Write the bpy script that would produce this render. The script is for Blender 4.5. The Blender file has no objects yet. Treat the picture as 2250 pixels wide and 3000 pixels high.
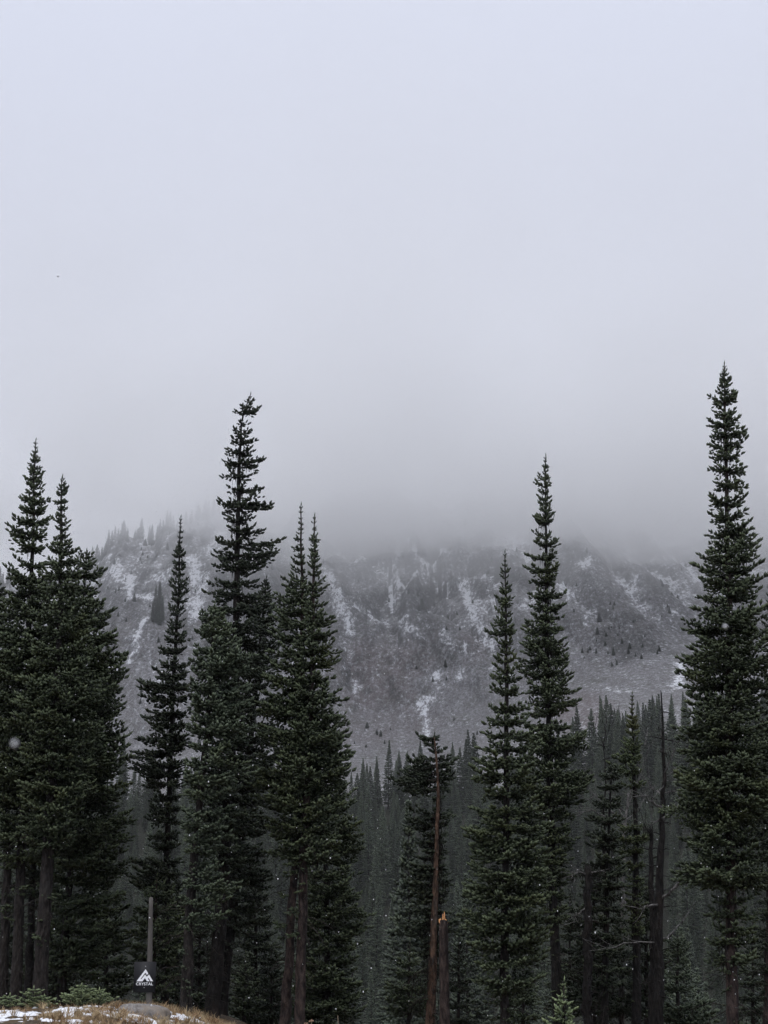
import bpy, math, random
import numpy as np

rng = np.random.default_rng(7)
random.seed(7)
scene = bpy.context.scene
col = scene.collection

# ------------------------------------------------------------------ camera, sky, sun, exposure
F = 4160.0            # focal length in pixels of the 2250 x 3000 picture
PITCH = math.radians(16.0)
CAM_H = 1.7
cam_data = bpy.data.cameras.new('camera')
cam_data.sensor_fit = 'VERTICAL'
cam_data.sensor_height = 24.0
cam_data.lens = 24.0 * F / 3000.0
cam_data.clip_start = 0.1
cam_data.clip_end = 6000.0
cam_data.dof.use_dof = True
cam_data.dof.focus_distance = 40.0
cam_data.dof.aperture_fstop = cam_data.lens * 0.001 / 0.004
cam = bpy.data.objects.new('camera', cam_data)
cam.location = (0, 0, CAM_H)
cam.rotation_euler = (math.radians(90) + PITCH, 0, 0)
col.objects.link(cam)
scene.camera = cam

SUN_EL, SUN_ROT = math.radians(62), math.radians(200)
world = bpy.data.worlds.new('World')
scene.world = world
world.use_nodes = True
wn, wl = world.node_tree.nodes, world.node_tree.links
wn.clear()
w_out = wn.new('ShaderNodeOutputWorld')
w_bg = wn.new('ShaderNodeBackground')
w_sky = wn.new('ShaderNodeTexSky')
w_sky.sky_type = 'NISHITA'
w_sky.sun_disc = False
w_sky.sun_elevation = SUN_EL
w_sky.sun_rotation = SUN_ROT
w_mul = wn.new('ShaderNodeMix'); w_mul.data_type = 'RGBA'; w_mul.blend_type = 'MIX'
w_mul.inputs['Factor'].default_value = 0.96          # thick overcast hides nearly all of the clear sky
w_geo = wn.new('ShaderNodeTexCoord')
w_sep = wn.new('ShaderNodeSeparateXYZ')
w_map = wn.new('ShaderNodeMapRange')
w_map.inputs['From Min'].default_value = 0.0
w_map.inputs['From Max'].default_value = 1.0
w_ov = wn.new('ShaderNodeMix'); w_ov.data_type = 'RGBA'
w_ov.inputs['A'].default_value = (4.3, 4.48, 5.4, 1)
w_ov.inputs['B'].default_value = (7.85, 8.3, 9.7, 1)
wl.new(w_geo.outputs['Generated'], w_sep.inputs[0])
wl.new(w_sep.outputs['Z'], w_map.inputs['Value'])
wl.new(w_map.outputs['Result'], w_ov.inputs['Factor'])
wl.new(w_sky.outputs[0], w_mul.inputs['A'])
wl.new(w_ov.outputs['Result'], w_mul.inputs['B'])
wl.new(w_mul.outputs['Result'], w_bg.inputs['Color'])
w_bg.inputs['Strength'].default_value = 0.1
wl.new(w_bg.outputs[0], w_out.inputs[0])

sun_data = bpy.data.lights.new('sun', 'SUN')
sun_data.energy = 1.5
sun_data.angle = math.radians(40)
sun_data.color = (1.0, 0.99, 0.97)
sun = bpy.data.objects.new('sun', sun_data)
sun.rotation_euler = (math.radians(90) - SUN_EL, 0, math.radians(-20))
col.objects.link(sun)

scene.view_settings.view_transform = 'Standard'
scene.view_settings.look = 'None'
scene.view_settings.gamma = 1.0
scene.view_settings.use_curve_mapping = False
scene.view_settings.exposure = 0.24
cy = scene.cycles
cy.max_bounces = 8
cy.diffuse_bounces = 1
cy.glossy_bounces = 1
cy.transmission_bounces = 2
cy.volume_bounces = 6
cy.adaptive_threshold = 0.03
cy.transparent_max_bounces = 8
cy.use_denoising = True
cy.caustics_reflective = False
cy.caustics_refractive = False

# ------------------------------------------------------------------ helpers
SP, CP = math.sin(PITCH), math.cos(PITCH)
def at(u, v, D):
    """photo pixel (u, v) at depth D along the ground -> world point"""
    a, b = (u - 1125.0) / F, (1500.0 - v) / F
    t = D / (CP - b * SP)
    return np.array([a * t, D, CAM_H + t * (SP + b * CP)])

def project(p):
    x, y, z = p[..., 0], p[..., 1], p[..., 2] - CAM_H
    d = y * CP + z * SP
    h = -y * SP + z * CP
    return 1125 + F * x / d, 1500 - F * h / d

def smooth(a, b, x):
    t = np.clip((np.asarray(x, float) - a) / (b - a), 0, 1)
    return t * t * (3 - 2 * t)

def lerp(a, b, t):
    return a + (b - a) * t

_perm = np.random.default_rng(3).random((256, 256))
def vnoise(x, y):
    x, y = np.asarray(x, float), np.asarray(y, float)
    xi, yi = np.floor(x).astype(int), np.floor(y).astype(int)
    fx, fy = x - xi, y - yi
    fx, fy = fx * fx * (3 - 2 * fx), fy * fy * (3 - 2 * fy)
    g = lambda i, j: _perm[(xi + i) & 255, (yi + j) & 255]
    return lerp(lerp(g(0, 0), g(1, 0), fx), lerp(g(0, 1), g(1, 1), fx), fy)

def fbm(x, y, o=4):
    s, a, n = 0, 0.5, 0
    for k in range(o):
        s = s + a * vnoise(x * 2 ** k + 17.3 * k, y * 2 ** k + 9.1 * k)
        n += a; a *= 0.5
    return s / n

def build(name, V, T, mats, parent=None, attrs=None, smooth_shade=False, mat_idx=None, quads=False):
    """one mesh object from vertex and triangle (or quad) arrays"""
    me = bpy.data.meshes.new(name)
    V = np.ascontiguousarray(V, dtype=np.float32); T = np.ascontiguousarray(T, dtype=np.int32)
    k = T.shape[1]
    me.vertices.add(len(V)); me.vertices.foreach_set('co', V.ravel())
    me.loops.add(T.size); me.loops.foreach_set('vertex_index', T.ravel())
    me.polygons.add(len(T))
    me.polygons.foreach_set('loop_start', np.arange(len(T), dtype=np.int32) * k)
    me.polygons.foreach_set('loop_total', np.full(len(T), k, dtype=np.int32))
    if smooth_shade:
        me.polygons.foreach_set('use_smooth', np.ones(len(T), dtype=bool))
    for m in (mats if isinstance(mats, (list, tuple)) else [mats]):
        me.materials.append(m)
    if mat_idx is not None:
        me.polygons.foreach_set('material_index', np.asarray(mat_idx, dtype=np.int32))
    for an, av in (attrs or {}).items():
        at_ = me.attributes.new(an, 'FLOAT', 'POINT')
        at_.data.foreach_set('value', np.ascontiguousarray(av, dtype=np.float32))
    me.update(calc_edges=True)
    o = bpy.data.objects.new(name, me)
    col.objects.link(o)
    if parent is not None:
        o.parent = parent
    return o

def tag(o, label=None, cat=None, group=None, kind=None):
    if label: o['label'] = label
    if cat: o['category'] = cat
    if group: o['group'] = group
    if kind: o['kind'] = kind
    return o

def empty(name, loc):
    e = bpy.data.objects.new(name, None)
    e.empty_display_size = 0.3
    e.location = [float(c) for c in loc]
    col.objects.link(e)
    return e

class Geo:
    """collects triangles"""
    def __init__(self): self.V, self.T, self.A, self.n = [], [], [], 0
    def add(self, V, T, a=None):
        V = np.asarray(V, float).reshape(-1, 3)
        self.V.append(V); self.T.append(np.asarray(T, int).reshape(-1, 3) + self.n)
        self.A.append(np.zeros(len(V)) if a is None else np.broadcast_to(np.asarray(a, float), (len(V),)))
        self.n += len(V)
    def arrays(self):
        if not self.V: return np.zeros((0, 3)), np.zeros((0, 3), int), np.zeros(0)
        return np.concatenate(self.V), np.concatenate(self.T), np.concatenate(self.A)

def norm(v):
    return v / np.maximum(np.linalg.norm(v, axis=-1, keepdims=True), 1e-9)

def tube(P, R, sides=8, wob=0.0, cap=True):
    """tapered tube along points P with radii R"""
    P = np.asarray(P, float); R = np.asarray(R, float); n = len(P)
    d = norm(np.gradient(P, axis=0))
    ref = np.where(np.abs(d[:, 2:3]) > 0.9, np.array([[1.0, 0, 0]]), np.array([[0, 0, 1.0]]))
    s = norm(np.cross(d, ref)); t = np.cross(d, s)
    ang = np.linspace(0, 2 * math.pi, sides, endpoint=False)
    rr = R[:, None] * (1 + wob * (rng.random((n, sides)) - 0.5))
    V = P[:, None] + rr[..., None] * (np.cos(ang)[None, :, None] * s[:, None] + np.sin(ang)[None, :, None] * t[:, None])
    V = V.reshape(-1, 3)
    T = []
    i = np.arange(n - 1)[:, None] * sides; j = np.arange(sides)[None]; k = (j + 1) % sides
    a, b, c, e = i + j, i + k, i + sides + k, i + sides + j
    T = np.concatenate([np.stack([a, b, c], -1).reshape(-1, 3), np.stack([a, c, e], -1).reshape(-1, 3)])
    if cap:
        V = np.concatenate([V, P[-1:] + d[-1:] * R[-1] * 0.3])
        l = (n - 1) * sides
        T = np.concatenate([T, np.stack([l + np.arange(sides), l + (np.arange(sides) + 1) % sides, np.full(sides, len(V) - 1)], -1)])
    return V, T

# ------------------------------------------------------------------ materials
def new_mat(name):
    m = bpy.data.materials.new(name); m.use_nodes = True
    nt = m.node_tree; nt.nodes.clear()
    out = nt.nodes.new('ShaderNodeOutputMaterial')
    return m, nt.nodes, nt.links, out

def mixc(N, L, fac, a, b):
    n = N.new('ShaderNodeMix'); n.data_type = 'RGBA'
    for s, val in (('Factor', fac), ('A', a), ('B', b)):
        if isinstance(val, bpy.types.NodeSocket): L.new(val, n.inputs[s])
        elif s == 'Factor': n.inputs[s].default_value = val
        else: n.inputs[s].default_value = (*val, 1)
    return n.outputs['Result']

def noise(N, L, vec, scale, detail=4, rough=0.55, lac=2.0):
    n = N.new('ShaderNodeTexNoise')
    n.inputs['Scale'].default_value = scale; n.inputs['Detail'].default_value = detail
    n.inputs['Roughness'].default_value = rough
    if vec is not None: L.new(vec, n.inputs['Vector'])
    return n.outputs['Fac']

def ramp(N, L, val, lo, hi):
    n = N.new('ShaderNodeMapRange'); n.interpolation_type = 'SMOOTHSTEP'
    L.new(val, n.inputs['Value'])
    n.inputs['From Min'].default_value = lo; n.inputs['From Max'].default_value = hi
    return n.outputs['Result']

def math_(N, L, op, a, b=None):
    n = N.new('ShaderNodeMath'); n.operation = op
    for i, v in enumerate((a, b)):
        if v is None: continue
        if isinstance(v, bpy.types.NodeSocket): L.new(v, n.inputs[i])
        else: n.inputs[i].default_value = v
    return n.outputs[0]

def attr(N, name):
    n = N.new('ShaderNodeAttribute'); n.attribute_name = name
    return n.outputs['Fac']

def scaled(N, L, sx, sy, sz):
    tc = N.new('ShaderNodeTexCoord'); mp = N.new('ShaderNodeMapping')
    mp.inputs['Scale'].default_value = (sx, sy, sz)
    L.new(tc.outputs['Object'], mp.inputs['Vector'])
    return mp.outputs['Vector']

def principled(N, L, out, color, rough=0.7, spec=0.3, height=None, bump=0.4, dist=0.02):
    p = N.new('ShaderNodeBsdfPrincipled')
    if isinstance(color, bpy.types.NodeSocket): L.new(color, p.inputs['Base Color'])
    else: p.inputs['Base Color'].default_value = (*color, 1)
    p.inputs['Roughness'].default_value = rough
    p.inputs['Specular IOR Level'].default_value = spec
    if height is not None:
        b = N.new('ShaderNodeBump'); b.inputs['Strength'].default_value = bump
        b.inputs['Distance'].default_value = dist
        L.new(height, b.inputs['Height']); L.new(b.outputs[0], p.inputs['Normal'])
    L.new(p.outputs[0], out.inputs['Surface'])
    return p

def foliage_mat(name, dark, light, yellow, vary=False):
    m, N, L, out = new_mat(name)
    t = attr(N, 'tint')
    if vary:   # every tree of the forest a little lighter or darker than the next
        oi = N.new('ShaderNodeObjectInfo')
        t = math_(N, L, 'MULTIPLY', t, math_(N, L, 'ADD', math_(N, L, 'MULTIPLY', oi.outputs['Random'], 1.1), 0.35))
    c = mixc(N, L, t, dark, light)  # pale tip growth, contrast widened so the colour also carries lit tips
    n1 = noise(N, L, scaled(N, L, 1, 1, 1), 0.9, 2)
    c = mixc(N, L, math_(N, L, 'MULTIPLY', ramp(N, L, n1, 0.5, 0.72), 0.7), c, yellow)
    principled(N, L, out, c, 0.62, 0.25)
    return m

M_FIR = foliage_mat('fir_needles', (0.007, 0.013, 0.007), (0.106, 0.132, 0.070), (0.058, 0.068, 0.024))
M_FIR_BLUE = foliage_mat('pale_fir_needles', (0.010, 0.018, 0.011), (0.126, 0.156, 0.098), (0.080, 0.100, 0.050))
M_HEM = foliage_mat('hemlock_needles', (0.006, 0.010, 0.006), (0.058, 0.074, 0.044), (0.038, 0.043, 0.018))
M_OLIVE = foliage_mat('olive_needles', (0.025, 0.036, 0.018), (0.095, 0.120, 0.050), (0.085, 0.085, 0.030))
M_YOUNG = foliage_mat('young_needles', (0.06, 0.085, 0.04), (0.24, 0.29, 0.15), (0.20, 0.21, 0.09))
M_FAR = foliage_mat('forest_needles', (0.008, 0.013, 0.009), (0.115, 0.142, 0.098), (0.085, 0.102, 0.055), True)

def bark_mat(name, a, b, c, sc=6.0):
    m, N, L, out = new_mat(name)
    v = scaled(N, L, 1, 1, 0.35)
    n1 = noise(N, L, v, sc * 2.2, 5, 0.65)
    n2 = noise(N, L, v, sc * 0.35, 2)
    vo = N.new('ShaderNodeTexVoronoi'); vo.inputs['Scale'].default_value = sc * 2.0
    L.new(v, vo.inputs['Vector'])
    k = mixc(N, L, ramp(N, L, n1, 0.35, 0.7), a, b)
    k = mixc(N, L, ramp(N, L, n2, 0.52, 0.7), k, c)
    h = math_(N, L, 'ADD', n1, vo.outputs['Distance'])
    principled(N, L, out, k, 0.85, 0.2, h, 1.0, 0.07)
    return m

M_BARK = bark_mat('grey_bark', (0.014, 0.012, 0.011), (0.050, 0.042, 0.038), (0.045, 0.042, 0.040))
M_BARK_RED = bark_mat('reddish_bark', (0.012, 0.009, 0.009), (0.082, 0.058, 0.050), (0.060, 0.050, 0.047), 4.0)
M_BARK_DARK = bark_mat('dark_bark', (0.008, 0.007, 0.007), (0.026, 0.023, 0.021), (0.032, 0.025, 0.022))
M_BARK_RUST = bark_mat('rusty_flaking_bark', (0.040, 0.026, 0.020), (0.150, 0.090, 0.062), (0.095, 0.080, 0.070))
M_DEAD = bark_mat('weathered_deadwood', (0.065, 0.063, 0.061), (0.22, 0.21, 0.20), (0.14, 0.135, 0.13))
M_TWIG = bark_mat('twig_wood', (0.018, 0.015, 0.013), (0.050, 0.042, 0.036), (0.035, 0.032, 0.028))

def plain_mat(name, color, rough=0.8, spec=0.2, var=0.3, sc=8.0):
    m, N, L, out = new_mat(name)
    n = noise(N, L, scaled(N, L, 1, 1, 1), sc, 3)
    c = mixc(N, L, n, tuple(k * (1 - var) for k in color), tuple(k * (1 + var) for k in color))
    principled(N, L, out, c, rough, spec)
    return m
M_LICHEN = plain_mat('hanging_lichen', (0.016, 0.014, 0.012), 0.9, 0.05)

# ------------------------------------------------------------------ terrain
_fy = np.array([-60, 32, 45, 60, 90, 130, 200, 260, 480, 650, 720, 935, 978, 1040, 1460.])
_fz = np.array([0, 0, -.9, -4.5, -13, -21, -25, -14, 38, 72, 100, 258, 277, 258, 130.])
def zfar(y):
    w = np.clip((y - 30) / 10, 0.2, 22)
    return sum(np.interp(y + w * k, _fy, _fz) for k in (-1, -.5, 0, .5, 1)) / 5

def gully(x, y):
    """0 along the bottom of the gullies that run down the face, larger on the ribs between them"""
    wx = x + 16 * (vnoise(x / 55, y / 55) - .5) + 0.16 * (y - 800)
    return np.abs(fbm(wx / 30 + 3, y / 120, 4) - .5) * 2

def terrain(x, y):
    x, y = np.asarray(x, float), np.asarray(y, float)
    s = smooth(-5.6, -1.2, x + 0.6 * (vnoise(x * 0.4, y * 0.4) - .5))
    near = lerp(-0.12, -1.08, s) * smooth(14, 27, y) * (1 - smooth(45, 90, y))
    near = near - 0.10 * smooth(-6.5, -9, x) * smooth(14, 27, y) * (1 - smooth(45, 90, y))
    z = zfar(y) + near
    z = z + smooth(10, 130, x) * (26 * smooth(250, 480, y) + 16 * smooth(480, 660, y)) * (1 - 0.5 * smooth(720, 1000, y))
    # spur with the tree-topped crest on the left
    zc = 213 + 0.37 * (np.maximum(x, -243) + 243) + 0.22 * np.minimum(x + 243, 0)
    zl = np.where(y < 900, 72 + (zc - 72) * np.clip((y - 650) / 250, 0, 1), zc - 0.45 * (y - 900))
    w = (1 - smooth(-112, -48, x)) * smooth(640, 680, y)
    z = lerp(z, zl, w)
    z = z + 24 * np.exp(-((x + 2) / 60) ** 2) * smooth(860, 970, y) * (1 - w)
    # gullies and ribs running down the face
    m = smooth(650, 800, y) * (1 - .65 * smooth(930, 985, y) * smooth(-80, -40, x))
    crag = np.exp(-((x - 25) / 75) ** 2) * smooth(790, 860, y)
    z = z + m * (24 + 14 * crag) * (gully(x, y) - .35) * (0.4 + 0.6 * smooth(720, 880, y))
    z = z + m * (9.0 + 9 * crag) * (fbm(x / 15, y / 26, 4) - .5)
    z = z + m * (2.5 + 3 * crag) * (np.abs(fbm(x / 7 + 50, y / 16, 3) - .5) * 2 - .3)
    z = z + smooth(60, 200, y) * 6 * (fbm(x / 60 + 8, y / 60, 3) - .5)
    z = z + (1 - smooth(60, 120, y)) * (0.16 * (fbm(x / 1.6, y / 1.6, 3) - .5) + 0.25 * (vnoise(x / 5, y / 5) - .5) * smooth(36, 46, y))
    return z

def hit(u, v, lo=120.0, hi=1440.0):
    """where the line of sight through a photo pixel meets the terrain"""
    D = np.arange(lo, hi, 1.5)
    a, b = (u - 1125.0) / F, (1500.0 - v) / F
    t = D / (CP - b * SP)
    zz = CAM_H + t * (SP + b * CP)
    k = np.nonzero(terrain(a * t, D) > zz)[0]
    if len(k) == 0: return None
    k = k[0]
    return np.array([a * t[k], D[k], zz[k]])

def grid_mesh(name, xs, ys, zfun, mat, attrs=None, sink=None):
    X, Y = np.meshgrid(xs, ys)
    Z = zfun(X, Y)
    if sink is not None: Z = Z - sink(X, Y)
    nx, ny = len(xs), len(ys)
    V = np.stack([X, Y, Z], -1).reshape(-1, 3)
    i = (np.arange(ny - 1)[:, None] * nx + np.arange(nx - 1)[None]).ravel()
    Q = np.stack([i, i + 1, i + nx + 1, i + nx], -1)
    A = {k: f(V) for k, f in (attrs or {}).items()}
    return build(name, V, Q, mat, attrs=A, smooth_shade=True)

# near ground: moss, soil and needle litter
m, N, L, out = new_mat('forest_floor')
vec = scaled(N, L, 1, 1, 1)
n1 = noise(N, L, vec, 1.4, 4); n2 = noise(N, L, vec, 9.0, 5, 0.7)
c = mixc(N, L, ramp(N, L, n2, 0.3, 0.7), (0.030, 0.024, 0.018), (0.115, 0.085, 0.058))
c = mixc(N, L, ramp(N, L, n1, 0.45, 0.65), c, (0.10, 0.068, 0.035))
principled(N, L, out, c, 0.9, 0.15, n2, 0.8, 0.05)
M_SOIL = m
gx = np.concatenate([np.arange(-70, -14, 3.0), np.arange(-14, 14, 0.16), np.arange(14, 71, 3.0)])
gy = np.concatenate([np.arange(-60, 18, 3.0), np.arange(18, 38, 0.16), np.arange(38, 82, 0.8)])
tag(grid_mesh('ground', gx, gy, terrain, M_SOIL), kind='structure')

# snow in the gullies, dark outcrops and reddish scree: where they lie on the mountain
SNOW_LINES = [
    ([(947, 1677), (972, 1717), (1008, 1760), (1026, 1807), (1030, 1854)], 4.5, 1.0),
    ([(985, 1730), (1000, 1790)], 6, .8),
    ([(1352, 1699), (1370, 1760), (1388, 1807), (1413, 1843), (1453, 1901)], 4.5, 1.0),
    ([(1375, 1730), (1410, 1790)], 4, .7),
    ([(1168, 1565), (1225, 1630), (1258, 1673), (1290, 1724), (1310, 1750)], 4, 1.0),
    ([(1294, 1605), (1262, 1655), (1240, 1690)], 5, .9),
    ([(1113, 1670), (1140, 1700), (1167, 1717), (1211, 1692), (1225, 1680)], 5, 1.0),
    ([(1175, 1818), (1200, 1845), (1225, 1858)], 3.5, .8), ([(1145, 1755), (1160, 1785)], 4, .7),
    ([(1290, 1858), (1323, 1883)], 6, .75), ([(1233, 2060), (1240, 2100)], 4, .95), ([(1258, 2045), (1262, 2060)], 3, .95),
    ([(1278, 1970), (1274, 1990)], 3, .9), ([(1356, 1975), (1352, 1990)], 4, .8), ([(1366, 1895), (1370, 1908)], 3, .9),
    ([(1040, 2000), (1047, 2026)], 3, .8), ([(1243, 2107), (1250, 2150), (1258, 2160)], 2.5, .8), ([(1435, 1950), (1440, 1975)], 3, .85),
    ([(381, 1690), (381, 1754)], 5, 1.0), ([(426, 1812), (399, 1866), (387, 1932)], 3.5, 1.0), ([(411, 1745), (440, 1750)], 6, .9),
    ([(580, 1745), (571, 1812)], 6, .9), ([(450, 1700), (490, 1690)], 6, .8), ([(300, 1640), (350, 1700)], 7, .8),
    ([(560, 1640), (590, 1720)], 8, .8), ([(640, 1560), (620, 1620)], 10, .9), ([(330, 1940), (335, 1980)], 5, .9), ([(450, 2005), (470, 1995)], 3, .9),
    ([(1993, 1943), (1982, 2018)], 4, 1.0), ([(1861, 1690), (1866, 1730)], 4, .9), ([(1958, 1795), (1975, 1800)], 3, .8),
    ([(1770, 2018), (1844, 2029)], 2.5, .8), ([(1700, 1660), (1740, 1640)], 5, .7), ([(1720, 1830), (1740, 1790)], 3, .6), ([(1030, 1760), (1070, 1800), (1110, 1822)], 3, .8),
]
SPOTS = [  # (u, v, ru, rv, attribute, amount)
    (1235, 1775, 36, 76, 'dark', 1.0), (1255, 1835, 26, 26, 'dark', .8), (1095, 1800, 26, 20, 'dark', .9), (1060, 1660, 60, 60, 'dark', .7),
    (417, 1660, 40, 28, 'dark', .45), (1850, 1890, 120, 85, 'dark', .8), (1760, 1800, 60, 60, 'dark', .4), (1330, 1620, 45, 50, 'dark', .7), (1420, 1720, 30, 40, 'dark', .6),
    (1960, 1760, 60, 60, 'dark', .45),
    (1130, 1960, 150, 110, 'red', 1.0), (1400, 1890, 60, 60, 'red', .8), (1700, 2070, 90, 50, 'red', 1.0), (1265, 1850, 26, 20, 'red', 1.0), (1130, 2130, 200, 80, 'red', .45),
]
_lines = []
for pts, wdt, amt in SNOW_LINES:
    P = [h for h in (hit(*p) for p in pts) if h is not None]
    if len(P) > 1: _lines.append((np.array(P), wdt, amt))
_spots = []
for (u, v, ru, rv, k, amt) in SPOTS:
    h = hit(u, v)
    h2 = hit(u, v - rv * .5)
    if h is None: continue
    ry = abs(h2[1] - h[1]) * 2 if h2 is not None else 60
    _spots.append((h, max(ru / F * h[1], 6), min(max(ry, 12), 120), k, amt))

def snow_paint(V):
    s = np.zeros(len(V))
    x = V[:, 0] + 3.0 * (vnoise(V[:, 0] / 6, V[:, 1] / 6) - .5); y = V[:, 1] + 6.0 * (vnoise(V[:, 0] / 9 + 40, V[:, 1] / 9) - .5)
    for P, wdt, amt in _lines:
        for A, B in zip(P[:-1, :2], P[1:, :2]):
            ab = B - A; l2 = max(ab @ ab, 1e-6)
            t = np.clip(((x - A[0]) * ab[0] + (y - A[1]) * ab[1]) / l2, 0, 1)
            d = np.hypot(x - A[0] - t * ab[0], (y - A[1] - t * ab[1]) * 0.7)
            s = np.maximum(s, amt * (1 - smooth(0.0, wdt * .95, d)))
    return s
def spot_paint(key):
    def f(V):
        s = np.zeros(len(V))
        for h, rx, ry, k, amt in _spots:
            if k != key: continue
            d = np.hypot((V[:, 0] - h[0]) / rx, (V[:, 1] - h[1]) / ry) + 0.9 * (fbm(V[:, 0] / 16, V[:, 1] / 16, 3) - .5)
            s = np.maximum(s, amt * (1 - smooth(0.55, 1.15, d)))
        return s
    return f

m, N, L, out = new_mat('scree_and_rock')
vec = scaled(N, L, 1, 0.55, 0.55)
fine = noise(N, L, vec, 1.15, 5, 0.75)
mid = noise(N, L, vec, 0.11, 5, 0.62)
big = noise(N, L, vec, 0.022, 3)
c = mixc(N, L, ramp(N, L, fine, 0.32, 0.68), (0.105, 0.102, 0.104), (0.270, 0.262, 0.264))
c = mixc(N, L, math_(N, L, 'MULTIPLY', attr(N, 'red'), 0.38), c, (0.135, 0.092, 0.088))
grn = ramp(N, L, mid, 0.50, 0.66)
c = mixc(N, L, math_(N, L, 'MULTIPLY', grn, 0.35), c, (0.090, 0.092, 0.066))
dk = mixc(N, L, ramp(N, L, fine, 0.35, 0.65), (0.030, 0.031, 0.032), (0.088, 0.088, 0.085))
c = mixc(N, L, attr(N, 'dark'), c, dk)
geo = N.new('ShaderNodeNewGeometry'); sxyz = N.new('ShaderNodeSeparateXYZ'); L.new(geo.outputs['True Normal'], sxyz.inputs[0])
nz = sxyz.outputs['Z']
steep = N.new('ShaderNodeMapRange'); L.new(nz, steep.inputs['Value']); steep.inputs['From Min'].default_value = .80; steep.inputs['From Max'].default_value = .60
c = mixc(N, L, math_(N, L, 'MULTIPLY', steep.outputs[0], 0.8), c, dk)     # bare rock where it is too steep for scree
# snow: a thin dusting, thicker in the gullies and on the spur
s1 = math_(N, L, 'MULTIPLY', attr(N, 'snow'), 0.52)
s2 = math_(N, L, 'MULTIPLY', attr(N, 'dust'), 0.24)
sp = noise(N, L, scaled(N, L, 1, 0.5, 0.5), 0.55, 6, 0.80)
spl = noise(N, L, scaled(N, L, 1, 0.13, 0.13), 0.17, 4, 0.65)
sp = math_(N, L, 'ADD', math_(N, L, 'MULTIPLY', math_(N, L, 'SUBTRACT', sp, 0.5), 2.6), math_(N, L, 'MULTIPLY', spl, 0.75))
ledge = math_(N, L, 'MULTIPLY', math_(N, L, 'SUBTRACT', nz, 0.79), 1.6)
ledge = math_(N, L, 'MULTIPLY', math_(N, L, 'MINIMUM', ledge, 0.11), attr(N, 'dust'))
tot = math_(N, L, 'ADD', math_(N, L, 'ADD', math_(N, L, 'ADD', s1, s2), ledge), sp)
snow = ramp(N, L, tot, 0.64, 0.86)
thin = math_(N, L, 'MULTIPLY', ramp(N, L, tot, 0.25, 0.72), 0.30)
c = mixc(N, L, thin, c, (0.62, 0.63, 0.67))
c = mixc(N, L, snow, c, (0.78, 0.79, 0.82))
c = mixc(N, L, attr(N, 'wood'), c, mixc(N, L, fine, (0.012, 0.015, 0.011), (0.045, 0.046, 0.034)))
principled(N, L, out, c, 0.9, 0.1, math_(N, L, 'ADD', fine, mid), 1.0, 1.2)
M_SCREE = m
mx = np.concatenate([np.arange(-640, -330, 12.0), np.arange(-330, 330, 2.6), np.arange(330, 641, 12.0)])
my = np.concatenate([np.arange(60, 470, 7.0), np.arange(470, 640, 3.6), np.arange(640, 1060, 2.6), np.arange(1060, 1460, 14.0)])
def dust(V):
    u, hgt = V[:, 0], V[:, 2]
    d = smooth(130, 240, hgt) * 0.85 + 0.15 * smooth(80, 130, hgt)
    d = d + 0.30 * (1 - smooth(-100, -55, V[:, 0])) * smooth(130, 200, hgt)
    g = gully(V[:, 0], V[:, 1]); up = smooth(120, 190, hgt)
    d = d * .75 + up * (1.15 * (1 - smooth(.03, .13, g)) - .35 * smooth(.22, .42, g))
    return d - 0.35 * spot_paint('dark')(V)
def dark_rock(V):
    g = gully(V[:, 0], V[:, 1]); up = smooth(130, 200, V[:, 2]) * smooth(.42, .58, fbm(V[:, 0] / 30 + 70, V[:, 1] / 50, 3) + .12 * np.exp(-((V[:, 0] - 25) / 80) ** 2))
    return np.maximum(spot_paint('dark')(V), .85 * up * smooth(.18, .36, g))
tag(grid_mesh('mountain', mx, my, terrain, M_SCREE,
              {'snow': snow_paint, 'dark': dark_rock, 'red': spot_paint('red'), 'dust': dust,
               'wood': lambda V: 1 - smooth(478, 500, V[:, 1] + 22 * vnoise(V[:, 0] / 18, V[:, 1] * 0) - 12 * smooth(40, 110, V[:, 0]) + 15 * (1 - smooth(-100, -50, V[:, 0])))},
              sink=lambda X, Y: 0.5 * (1 - smooth(70, 90, Y))), kind='structure')

# ------------------------------------------------------------------ haze and the fog bank on the mountain
def volume_mat(name, density, color, aniso):
    m, N, L, out = new_mat(name)
    v = N.new('ShaderNodeVolumePrincipled')
    v.inputs['Color'].default_value = (*color, 1)
    v.inputs['Density'].default_value = density
    v.inputs['Anisotropy'].default_value = aniso
    L.new(v.outputs[0], out.inputs['Volume'])
    return m
hx, hy0, hy1, hz0, hz1 = 700, -90, 1520, -32, 470
V = np.array([(x, y, z) for z in (hz0, hz1) for y in (hy0, hy1) for x in (-hx, hx)], float)
Q = np.array([(0, 2, 3, 1), (4, 5, 7, 6), (0, 1, 5, 4), (2, 6, 7, 3), (0, 4, 6, 2), (1, 3, 7, 5)])
tag(build('haze', V, Q, volume_mat('thin_mist', 0.00010, (0.97, 0.98, 1.0), 0.1)), kind='stuff')

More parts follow.
